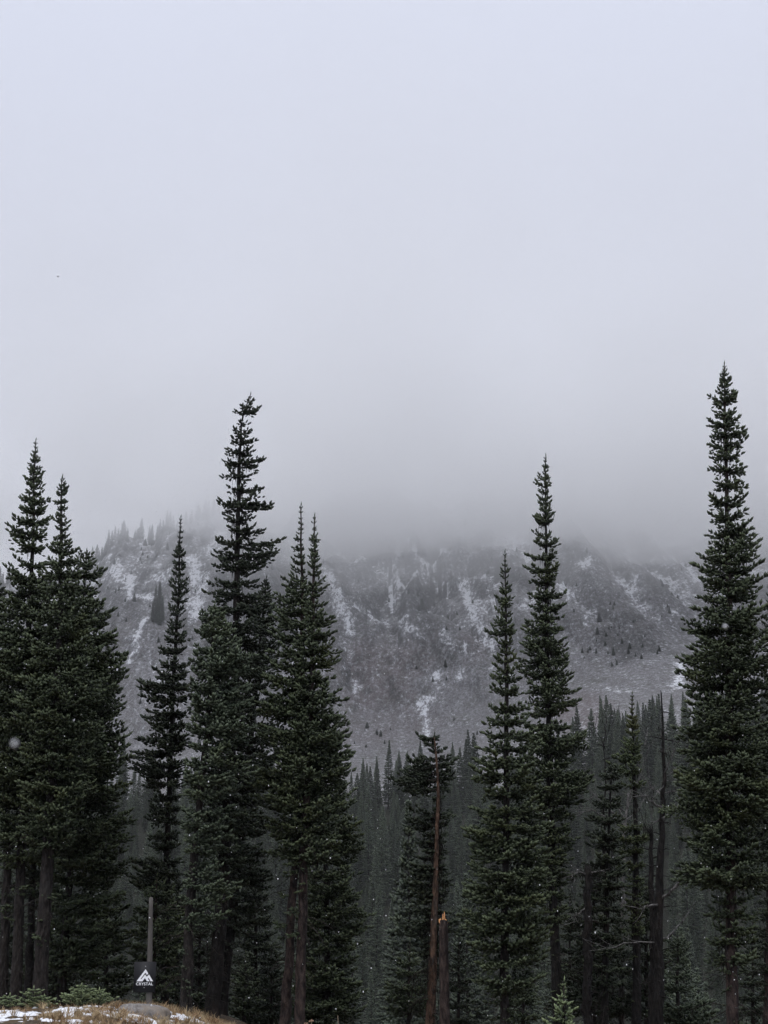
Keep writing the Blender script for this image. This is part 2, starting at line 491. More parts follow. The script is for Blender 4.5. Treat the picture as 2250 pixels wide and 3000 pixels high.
def fog_sheet(name, z_low, z_top, density, y0, y1, label, wav):
    fx = np.linspace(-670, 670, 61); fyy = np.linspace(230, 1500, 66)
    X, Y = np.meshgrid(fx, fyy)
    edge = smooth(y0, y1, Y) * smooth(0, 1, (1500 - Y) / 160) * smooth(0, 1, (670 - np.abs(X)) / 220)
    zt = z_top + 10 * (fbm(X / 160 + 20, Y / 160, 2) - .5) + 20 * np.exp(-((X + 2) / 100) ** 2) * (z_top > 280)
    zb = zt - edge * np.maximum(zt - z_low(X, Y) - wav * (fbm(X / 75, Y / 120 + 5, 3) - .5), 6)
    nx, ny = len(fx), len(fyy)
    bidx = np.arange(nx * ny).reshape(ny, nx)
    inner = np.zeros((ny, nx), bool); inner[1:-1, 1:-1] = True
    tidx = bidx.copy(); tidx[inner] = nx * ny + np.arange(inner.sum())
    V = np.concatenate([np.stack([X, Y, zb], -1).reshape(-1, 3), (np.stack([X, Y, zt], -1) + (0, 0, .4))[inner]])
    q = lambda I: np.stack([I[:-1, :-1], I[:-1, 1:], I[1:, 1:], I[1:, :-1]], -1).reshape(-1, 4)
    Q = np.concatenate([q(bidx)[:, ::-1], q(tidx)])
    tag(build(name, V, Q, volume_mat(name + '_air', density, (1.0, 1.0, 1.0), 0.0)), label, 'fog', kind='stuff')
fog_sheet('fog_bank', lambda X, Y: 217 - 16 * smooth(40, 160, X) + 14 * (1 - smooth(-160, -60, X)), 296, 0.0135, 290, 830,
          'pale grey fog bank hiding the top of the mountain', 62)
fog_sheet('fog_fringe', lambda X, Y: 190 - 14 * smooth(40, 160, X) + 26 * (1 - smooth(-160, -60, X)), 250, 0.0042, 500, 800,
          'torn lower fringe of the fog bank drifting over the upper slopes', 60)
fog_sheet('fog_veil', lambda X, Y: 140 - 10 * smooth(40, 160, X), 212, 0.0016, 540, 800,
          'thin veil of mist hanging on the mountain face below the fog bank', 30)

# ------------------------------------------------------------------ conifer building
def spindles(P, D, Ln, R, tint):
    """needle-clad shoots: six-triangle spindles from P along D"""
    n = len(P)
    ref = np.where(np.abs(D[:, 2:3]) > 0.9, np.array([[1.0, 0, 0]]), np.array([[0, 0, 1.0]]))
    s = norm(np.cross(D, ref)); t = np.cross(D, s)
    a0 = rng.random(n) * 6.28
    ring = []
    for k in range(3):
        a = a0 + k * 2.0944
        ring.append(P + D * (Ln * 0.55)[:, None] + R[:, None] * (np.cos(a)[:, None] * s + np.sin(a)[:, None] * t))
    V = np.stack([P, *ring, P + D * Ln[:, None]], 1)
    T = np.array([(0, 2, 1), (0, 3, 2), (0, 1, 3), (4, 1, 2), (4, 2, 3), (4, 3, 1)])
    T = (T[None] + 5 * np.arange(n)[:, None, None]).reshape(-1, 3)
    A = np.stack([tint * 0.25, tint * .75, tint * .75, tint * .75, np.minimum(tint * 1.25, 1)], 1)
    return V.reshape(-1, 3), T, A.ravel()

def template(Ls, kind):
    """one branch, length Ls along +x: foliage spindles plus its wood"""
    fine = {'fir': 1.0, 'hem': 1.1, 'far': 2.6}[kind]
    droop = random.uniform(0.05, 0.18) if kind != 'hem' else random.uniform(0.12, 0.3)
    up = random.uniform(0.14, 0.34)
    bend = random.uniform(-.18, .18)
    ax = lambda t: np.stack([Ls * t, Ls * bend * t * t, Ls * (-droop * t + up * t ** 2.5)], -1)
    P, D, Ln, R, Tn = [], [], [], [], []
    sc0 = min(1.0, .55 + Ls * .7)
    def shoot(p, d, l, r, upb=0.2, tn=1.0):
        d = np.asarray(d, float) + rng.normal(0, 0.17, 3); d[2] += upb
        P.append(p); D.append(d / np.linalg.norm(d)); Ln.append(l * random.uniform(.75, 1.2)); R.append(r * random.uniform(.85, 1.2)); Tn.append(tn * random.uniform(.45, 1.0))
    sl, sr = 0.168 * sc0 * (fine if kind == 'far' else 1), (0.039 if kind != 'far' else .042) * sc0 * fine
    n_ax = max(2, int(Ls / (0.115 * sc0 * fine)))
    start = 0.10 if Ls < 0.7 else 0.18
    for i in range(n_ax):
        t = start + (1 - start) * (i + .5) / n_ax
        p = ax(np.array(t)); d = norm(ax(np.array(min(t + .05, 1.05))) - p)
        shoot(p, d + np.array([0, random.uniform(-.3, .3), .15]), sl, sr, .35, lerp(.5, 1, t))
        for sgn in (-1, 1):
            tw = min((Ls * 0.60 * (1 - t) ** 0.7 * min(1, t * 3 + .35) + 0.05) * random.uniform(.65, 1.2), 0.70)
            a = math.radians(random.uniform(40, 62)) * sgn
            td = np.array([d[0] * math.cos(a) - d[1] * math.sin(a), d[0] * math.sin(a) + d[1] * math.cos(a), d[2] + random.uniform(-.38, .25)])
            td /= np.linalg.norm(td)
            k = max(1, int(tw / (0.125 * sc0 * fine)))
            for j in range(k):
                q = p + td * tw * (j / k) + np.array([0, 0, -.15 * tw * (j / k) ** 1.5])
                out = max(t, (j + 1) / k * .9)  # outer shoots tinted paler: new growth plus painted-in light on bough ends
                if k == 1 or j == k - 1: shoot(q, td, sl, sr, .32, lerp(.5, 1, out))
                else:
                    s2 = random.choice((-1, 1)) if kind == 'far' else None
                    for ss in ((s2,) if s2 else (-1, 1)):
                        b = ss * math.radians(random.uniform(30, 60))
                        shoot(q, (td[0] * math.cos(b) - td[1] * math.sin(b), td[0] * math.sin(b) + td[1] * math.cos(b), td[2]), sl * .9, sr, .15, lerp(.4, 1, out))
    p = ax(np.array(1.0)); d = norm(p - ax(np.array(.9)))
    shoot(p, d + np.array([0, 0, .3]), sl, sr)
    P, D, Ln, R, Tn = map(np.array, (P, D, Ln, R, Tn))
    fol = spindles(P, D, Ln, R, Tn)
    tt = np.linspace(0, .93, 5)
    wood = tube(ax(tt), np.linspace(1, .25, 5) * (0.006 + 0.012 * Ls), 3, cap=False)
    under = ax(np.linspace(.15, .85, 8))
    return fol, wood, under

LEN = [0.14, 0.28, 0.5, 0.85, 1.3, 1.9]
EXT = np.array(LEN) * 1.02 + 0.10
TPL = {k: [[template(l, k) for _ in range(4)] for l in LEN] for k in ('fir', 'hem', 'far')}

def place(tpls, key_len, org, az, pitch, roll, length):
    """instances of templates by length class -> merged arrays for foliage and wood"""
    cls = np.argmin(np.abs(np.log(EXT[None] / length[:, None])), 1)
    var = rng.integers(0, 4, len(length))
    fo, wo, un = Geo(), Geo(), []
    for c in range(len(LEN)):
        for v in range(4):
            k = np.nonzero((cls == c) & (var == v))[0]
            if len(k) == 0: continue
            (fv, ft, fa), (wv, wt), uv = tpls[c][v]
            s = length[k] / EXT[c]
            ca, sa, cp, sp, cr, sr = np.cos(az[k]), np.sin(az[k]), np.cos(pitch[k]), np.sin(pitch[k]), np.cos(roll[k]), np.sin(roll[k])
            X = np.stack([ca * cp, sa * cp, sp], -1); Yv = np.stack([-sa, ca, 0 * ca], -1); Z = np.cross(X, Yv)
            Y2 = Yv * cr[:, None] + Z * sr[:, None]; Z2 = -Yv * sr[:, None] + Z * cr[:, None]
            M = np.stack([X, Y2, Z2], 1) * s[:, None, None]
            f = np.einsum('nj,kji->kni', fv, M) + org[k][:, None]
            tb = rng.uniform(.55, 1.1, len(k))
            fo.add(f, (ft[None] + len(fv) * np.arange(len(k))[:, None, None]), np.clip(fa[None] * tb[:, None], 0, 1).ravel())
            w = np.einsum('nj,kji->kni', wv, M) + org[k][:, None]
            wo.add(w, (wt[None] + len(wv) * np.arange(len(k))[:, None, None]))
            un.append(np.einsum('nj,kji->kni', uv, M) + org[k][:, None])
    return fo, wo, un

def strands(P, lmin, lmax, wdt):
    """hanging lichen: narrow drooping triangles"""
    n = len(P)
    a = rng.random(n) * 6.28
    s = np.stack([np.cos(a), np.sin(a), 0 * a], -1) * (wdt * rng.uniform(.5, 1.3, n))[:, None]
    l = lmin + (lmax - lmin) * rng.random(n) ** 2
    tip = P + np.stack([rng.normal(0, .03, n), rng.normal(0, .03, n), -l], -1)
    V = np.stack([P - s, P + s, (P + tip) / 2 + s * .8, tip], 1).reshape(-1, 3)
    T = np.array([(0, 1, 2), (0, 2, 3)])
    return V, (T[None] + 4 * np.arange(n)[:, None, None]).reshape(-1, 3)

def conifer(name, label, D, axis, prof, r_base, mat=None, bark=None, kind='fir', spacing=1.0, ragged=0.3, lichen=0.0,
            droop=0.0, group='conifers standing along the edge of the clearing', stubs=10, depth=1.0, dens=1.0, open_front=False, grow=1.48, base_z=None, cat='tree'):
    """axis: photo points (u, v) down the trunk; prof: (v, left, right) outline of the crown, None rows leave a bare gap"""
    mat = mat or M_FIR; bark = bark or M_BARK
    A = np.array([at(u, v, D) for u, v in axis])
    A = A[np.argsort(-A[:, 2])]
    foot_x = A[-1, 0]
    gz = float(terrain(foot_x, D)) - 0.12
    if A[-1, 2] > gz + .05:   # carry the trunk on to the ground
        k = (A[-1] - A[-2]) / (A[-1, 2] - A[-2, 2])
        foot = A[-1] + k * (gz - A[-1, 2]); foot[1] = D
        A = np.vstack([A, foot])
    foot = A[-1].copy(); top = A[0].copy()
    cx = lambda z: np.interp(z, A[::-1, 2], A[::-1, 0])
    root = empty(name, foot)
    tag(root, label, cat, group)
    # trunk
    n = max(6, int((top[2] - foot[2]) / 0.45))
    zz = np.linspace(foot[2], top[2], n)
    hh = (zz - foot[2]) / (top[2] - foot[2])
    P = np.stack([cx(zz), np.full(n, D), zz], -1)
    P[1:-1, :2] += rng.normal(0, .012, (n - 2, 2))
    r_base *= .8
    Rr = r_base * (1 - hh) ** 0.85 + 0.014 + r_base * 0.35 * np.exp(-hh * (top[2] - foot[2]) / 0.35)
    tv, tt = tube(P, Rr, 12, 0.20)
    build('trunk', tv - foot, tt, bark, root, smooth_shade=True)
    # branch positions
    pz = np.array([at(1125, p[0], D)[2] for p in prof]); o = np.argsort(pz)
    pl = np.array([at(p[1], p[0], D)[0] for p in prof]); pr = np.array([at(p[2], p[0], D)[0] for p in prof])
    pz, pl, pr = pz[o], pl[o], pr[o]
    org, az, pit, ln = [], [], [], []
    z = top[2] - 0.02; zb = pz[0]; H = max(top[2] - zb, .5)
    sd = random.uniform(0, 100)
    while z > zb:
        f = (top[2] - z) / H
        l, r = np.interp(z, pz, pl), np.interp(z, pz, pr); c = cx(z)
        rl, rr = max(c - l, .03), max(r - c, .03)
        m = (rl + rr) / 2
        k = 4 if m < .16 else (7 if m < .4 else (13 if m < .9 else 16))
        k = max(3, int(k * dens + random.random()))
        wf = random.choice((1.0, 1.0, 1.05, .92, .8)) if m > .3 else 1.0
        a0 = random.random() * 6.28
        for i in range(k):
            a = a0 + i * 6.283 / k + random.uniform(-.35, .35)
            ca = math.cos(a)
            if open_front and math.sin(a) < -.12: a = -a; ca = math.cos(a)
            reach = (rl * (1 - ca) / 2 + rr * (1 + ca) / 2) if abs(ca) > .35 else m * depth
            g = 1 - ragged * float(vnoise(z * 1.7 + sd, a * 1.3 + sd)) * 1.2 - 0.10 * random.random()
            L_ = min(grow * reach * g, reach * 1.17 + .04) * wf
            p = math.radians(min(lerp(32, -8, min(1, f * 1.8) ** .7), lerp(32, 4, min(1, m / .5))) + random.uniform(-8, 8)) - droop
            if random.random() < .12: L_ *= .6
            if L_ < .08: L_ = .08
            org.append((c + random.uniform(-.01, .01), D, z + random.uniform(-.045, .045) * min(1, m * 3))); az.append(a); pit.append(p); ln.append(min(L_ / max(math.cos(p), .6), 2.6))
        z -= spacing * (0.15 if m < .2 else (0.20 if m < .4 else 0.36)) * random.uniform(.75, 1.25)
    if stubs:
        for i in range(11):
            zz_ = zb - random.random() ** 1.5 * min(2.2, max(zb - foot[2] - .6, .1)); a = random.random() * 6.28
            org.append((cx(zz_), D, zz_)); az.append(a); pit.append(math.radians(random.uniform(-38, -12))); ln.append(min(max(m * random.uniform(.35, .95), .2), 1.5))
    org, az, pit, ln = map(np.array, (org, az, pit, ln))
    fo, wo, un = place(TPL[kind], None, org, az, pit, rng.normal(0, .38, len(az)), ln)
    # leader shoots at the tip
    tp = np.array([top + np.array([0, 0, -.05 * i]) for i in range(3)]); td = norm(np.array([[.1, 0, 1], [-.3, .1, 1], [.3, -.1, .9]]))
    sv, st, sa = spindles(tp, td, np.array([.20, .10, .10]), np.array([.020, .015, .015]), np.array([.7, .6, .6]))
    fo.add(sv, st, sa)
    fv, ft, fa = fo.arrays()
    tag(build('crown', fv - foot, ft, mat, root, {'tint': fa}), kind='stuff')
    # bare twigs on the lower trunk
    for i in range(int(stubs * 2.5)):
        zz_ = random.uniform(foot[2] + .5, max(zb + .6, foot[2] + 1.4)); a = random.random() * 6.28; l = random.uniform(.15, 1.0) * (1.2 if zz_ > zb - 1.5 else .7)
        q = np.array([cx(zz_), D, zz_]); e = np.array([math.cos(a), math.sin(a), random.uniform(-.5, .15)])
        k1, k2 = q + e * l * .5 + rng.normal(0, .03, 3), q + e * l + (0, 0, -.22 * l) + rng.normal(0, .04, 3)
        wo.add(*tube([q, k1, k2], [.015, .010, .004], 3))
        for j in range(2):
            k3 = k1 + (k2 - k1) * random.random()
            wo.add(*tube([k3, k3 + rng.normal(0, .12, 3) - (0, 0, .08)], [.006, .002], 3))
        if lichen and random.random() < .7:
            un.append(np.array([[q + (k2 - q) * t_ for t_ in (.2, .4, .55, .7, .85)]]))
    wv, wt, _ = wo.arrays()
    tag(build('branchwork', wv - foot, wt, M_TWIG, root), kind='stuff')
    if lichen > 0:
        U = np.concatenate([u[:, :5].reshape(-1, 3) for u in un]); U = U[U[:, 2] < top[2] - 1.6]
        k = rng.random(len(U)) < lichen * (0.25 + 0.75 * (vnoise(U[:, 2] * 1.1, U[:, 0] * 1.5 + U[:, 1]) > .45))
        U = np.repeat(U[k], 3, axis=0) + rng.normal(0, .05, (k.sum() * 3, 3))
        if len(U):
            lv, lt = strands(U, .05, .42, .011)
            tag(build('lichen', lv - foot, lt, M_LICHEN, root), kind='stuff')
    return root

# ------------------------------------------------------------------ the conifers at the edge of the clearing
CON = 'tall conifers along the edge of the clearing'
conifer('fir_tree', 'slender fir with the highest spire of the dense stand at the left', 38,
        [(104, 1299), (98, 1500), (85, 1900), (60, 2530), (45, 2935)],
        [(1299, 101, 107), (1340, 88, 120), (1399, 74, 132), (1494, 44, 143), (1548, 30, 144), (1612, 22, 142), (1702, 12, 160), (1792, -10, 165),
         (1928, -35, 170), (2245, -50, 170), (2400, -40, 165), (2520, -10, 150)], .17, ragged=.34, lichen=.12, group=CON)
conifer('fir_tree', 'fir with a thin flat-topped spire beside the tallest fir of the left stand', 37,
        [(181, 1406), (176, 1829), (138, 2534), (113, 2940)],
        [(1406, 172, 190), (1440, 166, 209), (1476, 157, 204), (1510, 168, 196), (1539, 143, 212), (1570, 160, 196), (1603, 142, 228), (1640, 130, 240), (1750, 105, 262), (1900, 90, 285),
         (2100, 60, 290), (2300, 55, 270), (2420, 60, 240), (2500, 70, 220)], .22, ragged=.36, lichen=.15, group=CON, bark=M_BARK)
conifer('fir_tree', 'broad bushy fir with several short leaders, at the inner side of the left stand', 40,
        [(252, 1622), (245, 1750), (228, 2100), (206, 2530), (180, 2930)],
        [(1622, 246, 260), (1640, 225, 280), (1665, 205, 300), (1693, 190, 316), (1730, 180, 300), (1790, 160, 328), (1830, 160, 312), (1890, 150, 360), (1930, 150, 335), (1980, 140, 366),
         (2100, 140, 350), (2180, 130, 360), (2250, 130, 376), (2350, 130, 352), (2400, 130, 380), (2480, 130, 358), (2600, 140, 360), (2720, 150, 350), (2850, 160, 300)], .13, ragged=.30, lichen=.15, group=CON)
conifer('fir_tree', 'fir cut by the left frame edge, only its inner branches and trunk showing', 41,
        [(-15, 1690), (0, 2100), (22, 2530), (8, 2930)],
        [(1690, -20, -10), (1760, -60, 30), (1900, -90, 60), (2200, -110, 80), (2450, -90, 90)], .17, mat=M_HEM, group=CON)
conifer('fir_tree', 'thin dark trunked fir between the thicker trunks of the left stand', 43,
        [(120, 1800), (110, 2200), (97, 2530), (82, 2930)],
        [(1800, 112, 128), (1900, 80, 160), (2200, 50, 190), (2500, 50, 190), (2640, 70, 160)], .15, mat=M_HEM, bark=M_BARK_DARK, group=CON)
conifer('fir_tree', 'very slim dark fir standing just above the black sign', 43,
        [(529, 1523), (522, 1750), (505, 2050), (486, 2600), (482, 2930)],
        [(1523, 527, 531), (1566, 519, 541), (1600, 516, 538), (1634, 503, 547), (1680, 506, 545), (1725, 486, 560), (1760, 498, 548), (1792, 484, 552), (1840, 490, 548), (1883, 473, 564), (1915, 470, 548),
         (1946, 434, 555), (1985, 440, 552), (2018, 418, 563), (2060, 425, 556), (2109, 403, 560), (2177, 391, 548), (2240, 390, 540), (2275, 420, 540), (2300, 432, 538), (2353, 424, 536), (2394, 415, 536), (2466, 418, 534), (2580, 380, 536), (2640, 420, 530)],
        .13, mat=M_HEM, bark=M_BARK_DARK, ragged=.32, lichen=.2, group=CON)
conifer('hemlock_tree', 'tallest ragged dark hemlock left of centre with a bent tip and hanging lichen', 41,
        [(733, 1163), (716, 1200), (705, 1240), (700, 1400), (695, 1640), (690, 2000), (660, 2500), (620, 2986)],
        [(1163, 727, 740), (1178, 712, 752), (1195, 700, 735), (1210, 681, 765), (1228, 690, 735), (1244, 677, 738), (1265, 680, 736), (1287, 664, 792), (1305, 675, 740), (1324, 644, 758), (1345, 650, 740),
         (1363, 626, 817), (1389, 652, 780), (1404, 655, 760), (1418, 646, 798), (1440, 660, 770), (1468, 640, 834), (1497, 617, 788), (1520, 640, 770), (1548, 638, 803), (1570, 640, 770), (1588, 618, 816), (1613, 612, 840),
         (1640, 640, 780), (1664, 600, 814), (1690, 620, 790), (1729, 585, 830), (1760, 610, 800), (1801, 565, 812), (1900, 570, 800), (2000, 565, 800), (2150, 560, 795), (2300, 560, 790), (2450, 575, 770), (2560, 590, 740)],
        .24, mat=M_HEM, bark=M_BARK_DARK, kind='hem', ragged=.58, dens=.8, spacing=1.1, lichen=.5, droop=.06, group=CON, stubs=24)
conifer('hemlock_tree', 'second dark trunk close behind the bent-tipped hemlock, its crown filling the gap below', 43.5,
        [(780, 1700), (752, 2000), (700, 2500), (645, 2986)],
        [(1700, 770, 790), (1760, 740, 815), (1850, 710, 830), (2000, 690, 820), (2200, 660, 810), (2450, 640, 800), (2700, 630, 770)],
        .20, mat=M_HEM, bark=M_BARK_DARK, kind='hem', ragged=.4, lichen=.5, group=CON, stubs=16)
conifer('fir_tree', 'paler blue-green fir in front of the bent-tipped hemlock', 36,
        [(628, 1779), (610, 2100), (554, 2683), (545, 2977)],
        [(1779, 622, 634), (1801, 602, 655), (1837, 568, 690), (1870, 575, 700), (1910, 558, 728), (1946, 556, 742), (2000, 560, 730), (2060, 556, 725), (2120, 555, 735), (2200, 552, 730), (2290, 545, 715), (2353, 540, 710),
         (2430, 524, 690), (2480, 535, 675), (2530, 560, 640), (2570, 556, 682), (2630, 556, 690), (2700, 560, 680), (2720, 550, 600)], .16, mat=M_FIR_BLUE, bark=M_BARK, ragged=.26, group=CON, stubs=14)
conifer('fir_tree', 'higher sparse spire of the twin firs with paired brown trunks', 37.4,
        [(881, 1488), (886, 1800), (884, 2200), (865, 2512), (835, 2995)],
        [(1488, 879, 883), (1520, 874, 889), (1541, 862, 893), (1560, 872, 889), (1584, 858, 891), (1598, 868, 890), (1613, 847, 893), (1635, 860, 895), (1656, 846, 898), (1680, 850, 895), (1703, 836, 903), (1765, 815, 912), (1801, 798, 915), (1837, 788, 920), (1870, 800, 920), (1910, 796, 930),
         (2007, 783, 940), (2090, 775, 940), (2170, 757, 940), (2305, 744, 950), (2380, 760, 940), (2440, 775, 930), (2500, 790, 920)], .15, bark=M_BARK_RED, ragged=.32, group=CON, stubs=14, lichen=.06)
conifer('fir_tree', 'lower spire of the twin firs, next to the brown trunk standing upright', 37,
        [(921, 1519), (918, 1800), (905, 2200), (888, 2543), (878, 2995)],
        [(1519, 919, 923), (1537, 908, 932), (1560, 913, 930), (1588, 900, 943), (1605, 908, 935), (1624, 898, 946), (1650, 905, 940), (1674, 894, 946), (1700, 900, 942), (1729, 895, 965), (1760, 890, 955), (1801, 880, 982), (1844, 870, 984), (1865, 870, 975), (1888, 860, 1002), (1928, 850, 1006),
         (1990, 850, 995), (2050, 850, 1010), (2102, 840, 1020), (2197, 830, 1040), (2254, 820, 1034), (2308, 815, 1000), (2362, 810, 1035), (2430, 820, 1010), (2520, 840, 980)], .16, bark=M_BARK_RED, ragged=.30, group=CON, stubs=14, lichen=.06)
conifer('fir_tree', 'low-branched dark fir behind the paired brown trunks, its boughs reaching the ground', 43,
        [(955, 2160), (955, 2500), (960, 2985)],
        [(2160, 945, 965), (2260, 910, 1005), (2362, 900, 1034), (2417, 890, 1052), (2500, 885, 1058), (2560, 885, 1040), (2670, 880, 1070), (2760, 870, 1072), (2850, 860, 1048), (2950, 850, 1055), (2990, 850, 1050)],
        .14, mat=M_FIR, ragged=.3, lichen=.2, group=CON, stubs=4)
conifer('hemlock_tree', 'short ragged hemlock with bare rusty trunk and one-sided foliage in the central gap', 39,
        [(1272, 2160), (1276, 2186), (1283, 2331), (1281, 2466), (1276, 2602), (1272, 2692), (1260, 2995)],
        [(2152, 1200, 1280), (2165, 1186, 1292), (2186, 1225, 1292), (2200, 1262, 1290), (2214, 1246, 1336), (2226, 1210, 1330), (2242, 1188, 1340), (2258, 1200, 1330), (2275, 1170, 1320), (2292, 1140, 1335), (2310, 1165, 1325), (2328, 1215, 1325),
         (2345, 1272, 1296), (2378, 1262, 1300), (2390, 1135, 1345), (2402, 1128, 1340), (2418, 1190, 1318), (2440, 1215, 1318), (2480, 1222, 1312), (2505, 1205, 1308), (2525, 1180, 1312), (2560, 1195, 1312), (2605, 1178, 1328), (2640, 1215, 1312), (2680, 1190, 1330), (2705, 1180, 1338), (2740, 1200, 1322), (2800, 1222, 1310), (2870, 1235, 1300)], .15, mat=M_HEM, bark=M_BARK_RUST, kind='hem', spacing=.62, ragged=.3, dens=.95, lichen=.6, droop=.02, depth=.75, open_front=True, group=CON, stubs=20)
conifer('fir_tree', 'full green fir standing against the taller columnar fir, right of the broken stump', 36,
        [(1479, 1627), (1482, 1900), (1484, 2300), (1477, 3010)],
        [(1627, 1477, 1481), (1650, 1472, 1487), (1680, 1462, 1499), (1710, 1463, 1496), (1754, 1450, 1508), (1780, 1456, 1506), (1800, 1444, 1514), (1825, 1452, 1508), (1846, 1430, 1522), (1863, 1421, 1520), (1885, 1440, 1512), (1909, 1438, 1516), (1966, 1434, 1524), (2024, 1430, 1540),
         (2081, 1424, 1556), (2115, 1404, 1570), (2167, 1400, 1590), (2230, 1392, 1580), (2293, 1376, 1588), (2350, 1384, 1590), (2408, 1370, 1600), (2470, 1370, 1612), (2510, 1380, 1600), (2551, 1360, 1617), (2637, 1348, 1630), (2700, 1345, 1600), (2780, 1372, 1602), (2840, 1385, 1580), (2889, 1392, 1600), (2920, 1430, 1530)],
        .13, mat=M_FIR, ragged=.34, dens=.85, group=CON, stubs=8)
conifer('fir_tree', 'tall columnar dark fir with a narrow tip, right of centre', 42,
        [(1598, 1342), (1600, 1600), (1604, 2000), (1618, 2500), (1632, 2990)],
        [(1342, 1595, 1600), (1371, 1580, 1611), (1395, 1583, 1612), (1422, 1563, 1627), (1450, 1578, 1618), (1480, 1573, 1629), (1500, 1572, 1620), (1517, 1559, 1628), (1543, 1546, 1626), (1560, 1552, 1620), (1577, 1558, 1622), (1594, 1558, 1660), (1610, 1562, 1635), (1640, 1540, 1640), (1665, 1545, 1635), (1689, 1514, 1642), (1710, 1540, 1636),
         (1726, 1544, 1640), (1760, 1550, 1668), (1780, 1550, 1645), (1800, 1538, 1662), (1825, 1540, 1645), (1852, 1524, 1652), (1880, 1508, 1670), (1938, 1518, 1669), (1995, 1530, 1672), (2024, 1530, 1710), (2052, 1535, 1710), (2081, 1535, 1670), (2130, 1530, 1690), (2172, 1535, 1722), (2200, 1540, 1690), (2240, 1540, 1690), (2305, 1540, 1733), (2345, 1545, 1700), (2400, 1550, 1680), (2470, 1550, 1705), (2510, 1550, 1690), (2600, 1560, 1670), (2700, 1570, 1660)],
        .17, mat=M_FIR, bark=M_BARK_DARK, ragged=.33, lichen=.3, group=CON, stubs=10)
conifer('fir_tree', 'tallest fir of all, a heavy column of foliage near the right frame edge', 35,
        [(2122, 1075), (2128, 1400), (2135, 1800), (2139, 2500), (2146, 3010)],
        [(1075, 2119, 2125), (1102, 2108, 2144), (1142, 2100, 2153), (1165, 2090, 2160), (1187, 2070, 2180), (1215, 2084, 2166), (1248, 2070, 2178), (1268, 2086, 2176), (1285, 2085, 2199), (1331, 2063, 2199), (1360, 2078, 2190), (1394, 2066, 2214), (1428, 2088, 2192), (1460, 2075, 2180), (1497, 2052, 2202), (1530, 2070, 2200),
         (1554, 2060, 2213), (1594, 2085, 2234), (1625, 2066, 2215), (1657, 2042, 2224), (1709, 2048, 2236), (1749, 2036, 2242), (1800, 2036, 2240), (1852, 2015, 2256), (1932, 1997, 2268), (1980, 2010, 2255), (2052, 1988, 2276), (2110, 1975, 2282), (2150, 1995, 2270), (2207, 2012, 2275), (2282, 1984, 2286), (2350, 1955, 2290), (2400, 1985, 2280), (2465, 1978, 2276), (2530, 1975, 2265), (2585, 2010, 2250),
         (2620, 2085, 2190), (2650, 2080, 2215), (2700, 2070, 2240), (2760, 2075, 2236), (2840, 2085, 2215)],
        .17, mat=M_FIR, bark=M_BARK_RED, ragged=.36, dens=.9, lichen=.22, group=CON, stubs=8)
conifer('fir_tree', 'fir mostly hidden behind the tallest fir at the right frame edge, with a reddish trunk', 40,
        [(2272, 1690), (2266, 2100), (2256, 2600), (2250, 2990)],
        [(1690, 2268, 2276), (1760, 2245, 2300), (1900, 2230, 2320), (2100, 2215, 2340), (2350, 2200, 2340), (2520, 2200, 2330), (2640, 2215, 2290), (2900, 2205, 2290)], .15, mat=M_HEM, bark=M_BARK_RED, group=CON)
conifer('fir_tree', 'narrow yellowish-green fir with a bare stretch of dark trunk, beside the dead snag', 44,
        [(1852, 2040), (1856, 2200), (1862, 2400), (1864, 2990)],
        [(2040, 1849, 1855), (2080, 1840, 1864), (2130, 1832, 1872), (2184, 1824, 1880), (2220, 1810, 1880), (2259, 1778, 1876), (2285, 1800, 1888), (2302, 1815, 1892), (2316, 1845, 1880), (2325, 1854, 1868), (2420, 1856, 1870), (2428, 1790, 1892), (2450, 1778, 1900), (2480, 1785, 1890), (2520, 1800, 1885), (2600, 1820, 1890), (2750, 1830, 1895)],
        .16, mat=M_OLIVE, bark=M_BARK_DARK, ragged=.2, dens=1.1, lichen=.3, group=CON, stubs=10)
conifer('hemlock_tree', 'dark clumpy lichen-hung hemlock right of the columnar fir', 42,
        [(1792, 2245), (1785, 2400), (1775, 2700), (1770, 2990)],
        [(2245, 1788, 1800), (2262, 1772, 1825), (2290, 1745, 1840), (2330, 1732, 1842), (2352, 1758, 1820), (2385, 1715, 1832), (2430, 1712, 1834), (2465, 1735, 1818), (2494, 1715, 1838), (2560, 1710, 1842), (2608, 1715, 1838), (2660, 1735, 1825), (2800, 1715, 1835), (2900, 1730, 1820)],
        .13, mat=M_HEM, bark=M_BARK_DARK, kind='hem', ragged=.35, dens=1.1, lichen=.7, group=CON, stubs=14)
UND = 'small firs growing low among the tall trunks'
conifer('understory_fir', 'small fir growing directly behind the black sign and its pole', 42,
        [(459, 2575), (455, 2700), (450, 2930)],
        [(2575, 457, 461), (2600, 442, 482), (2650, 402, 538), (2700, 395, 530), (2750, 376, 545), (2850, 370, 545), (2930, 378, 535)], .09, bark=M_BARK_RED, group=UND, stubs=2)
conifer('understory_fir', 'small dark fir between the left stand and the black sign', 44,
        [(315, 2560), (312, 2750), (310, 2930)],
        [(2560, 312, 318), (2650, 270, 360), (2750, 245, 388), (2850, 240, 392), (2930, 245, 380)], .08, group=UND, stubs=2)
conifer('understory_fir', 'small dim fir between the thick double trunk and the paired brown trunks', 47,
        [(718, 2800), (718, 2990)], [(2800, 715, 721), (2860, 690, 750), (2930, 675, 765), (2990, 670, 770)], .06, group=UND, stubs=0)
conifer('understory_fir', 'small fir touching the paired brown trunks from behind at their foot', 45,
        [(795, 2780), (795, 2990)], [(2780, 792, 798), (2850, 765, 830), (2930, 750, 840), (2990, 740, 845)], .06, mat=M_HEM, group=UND, stubs=0)
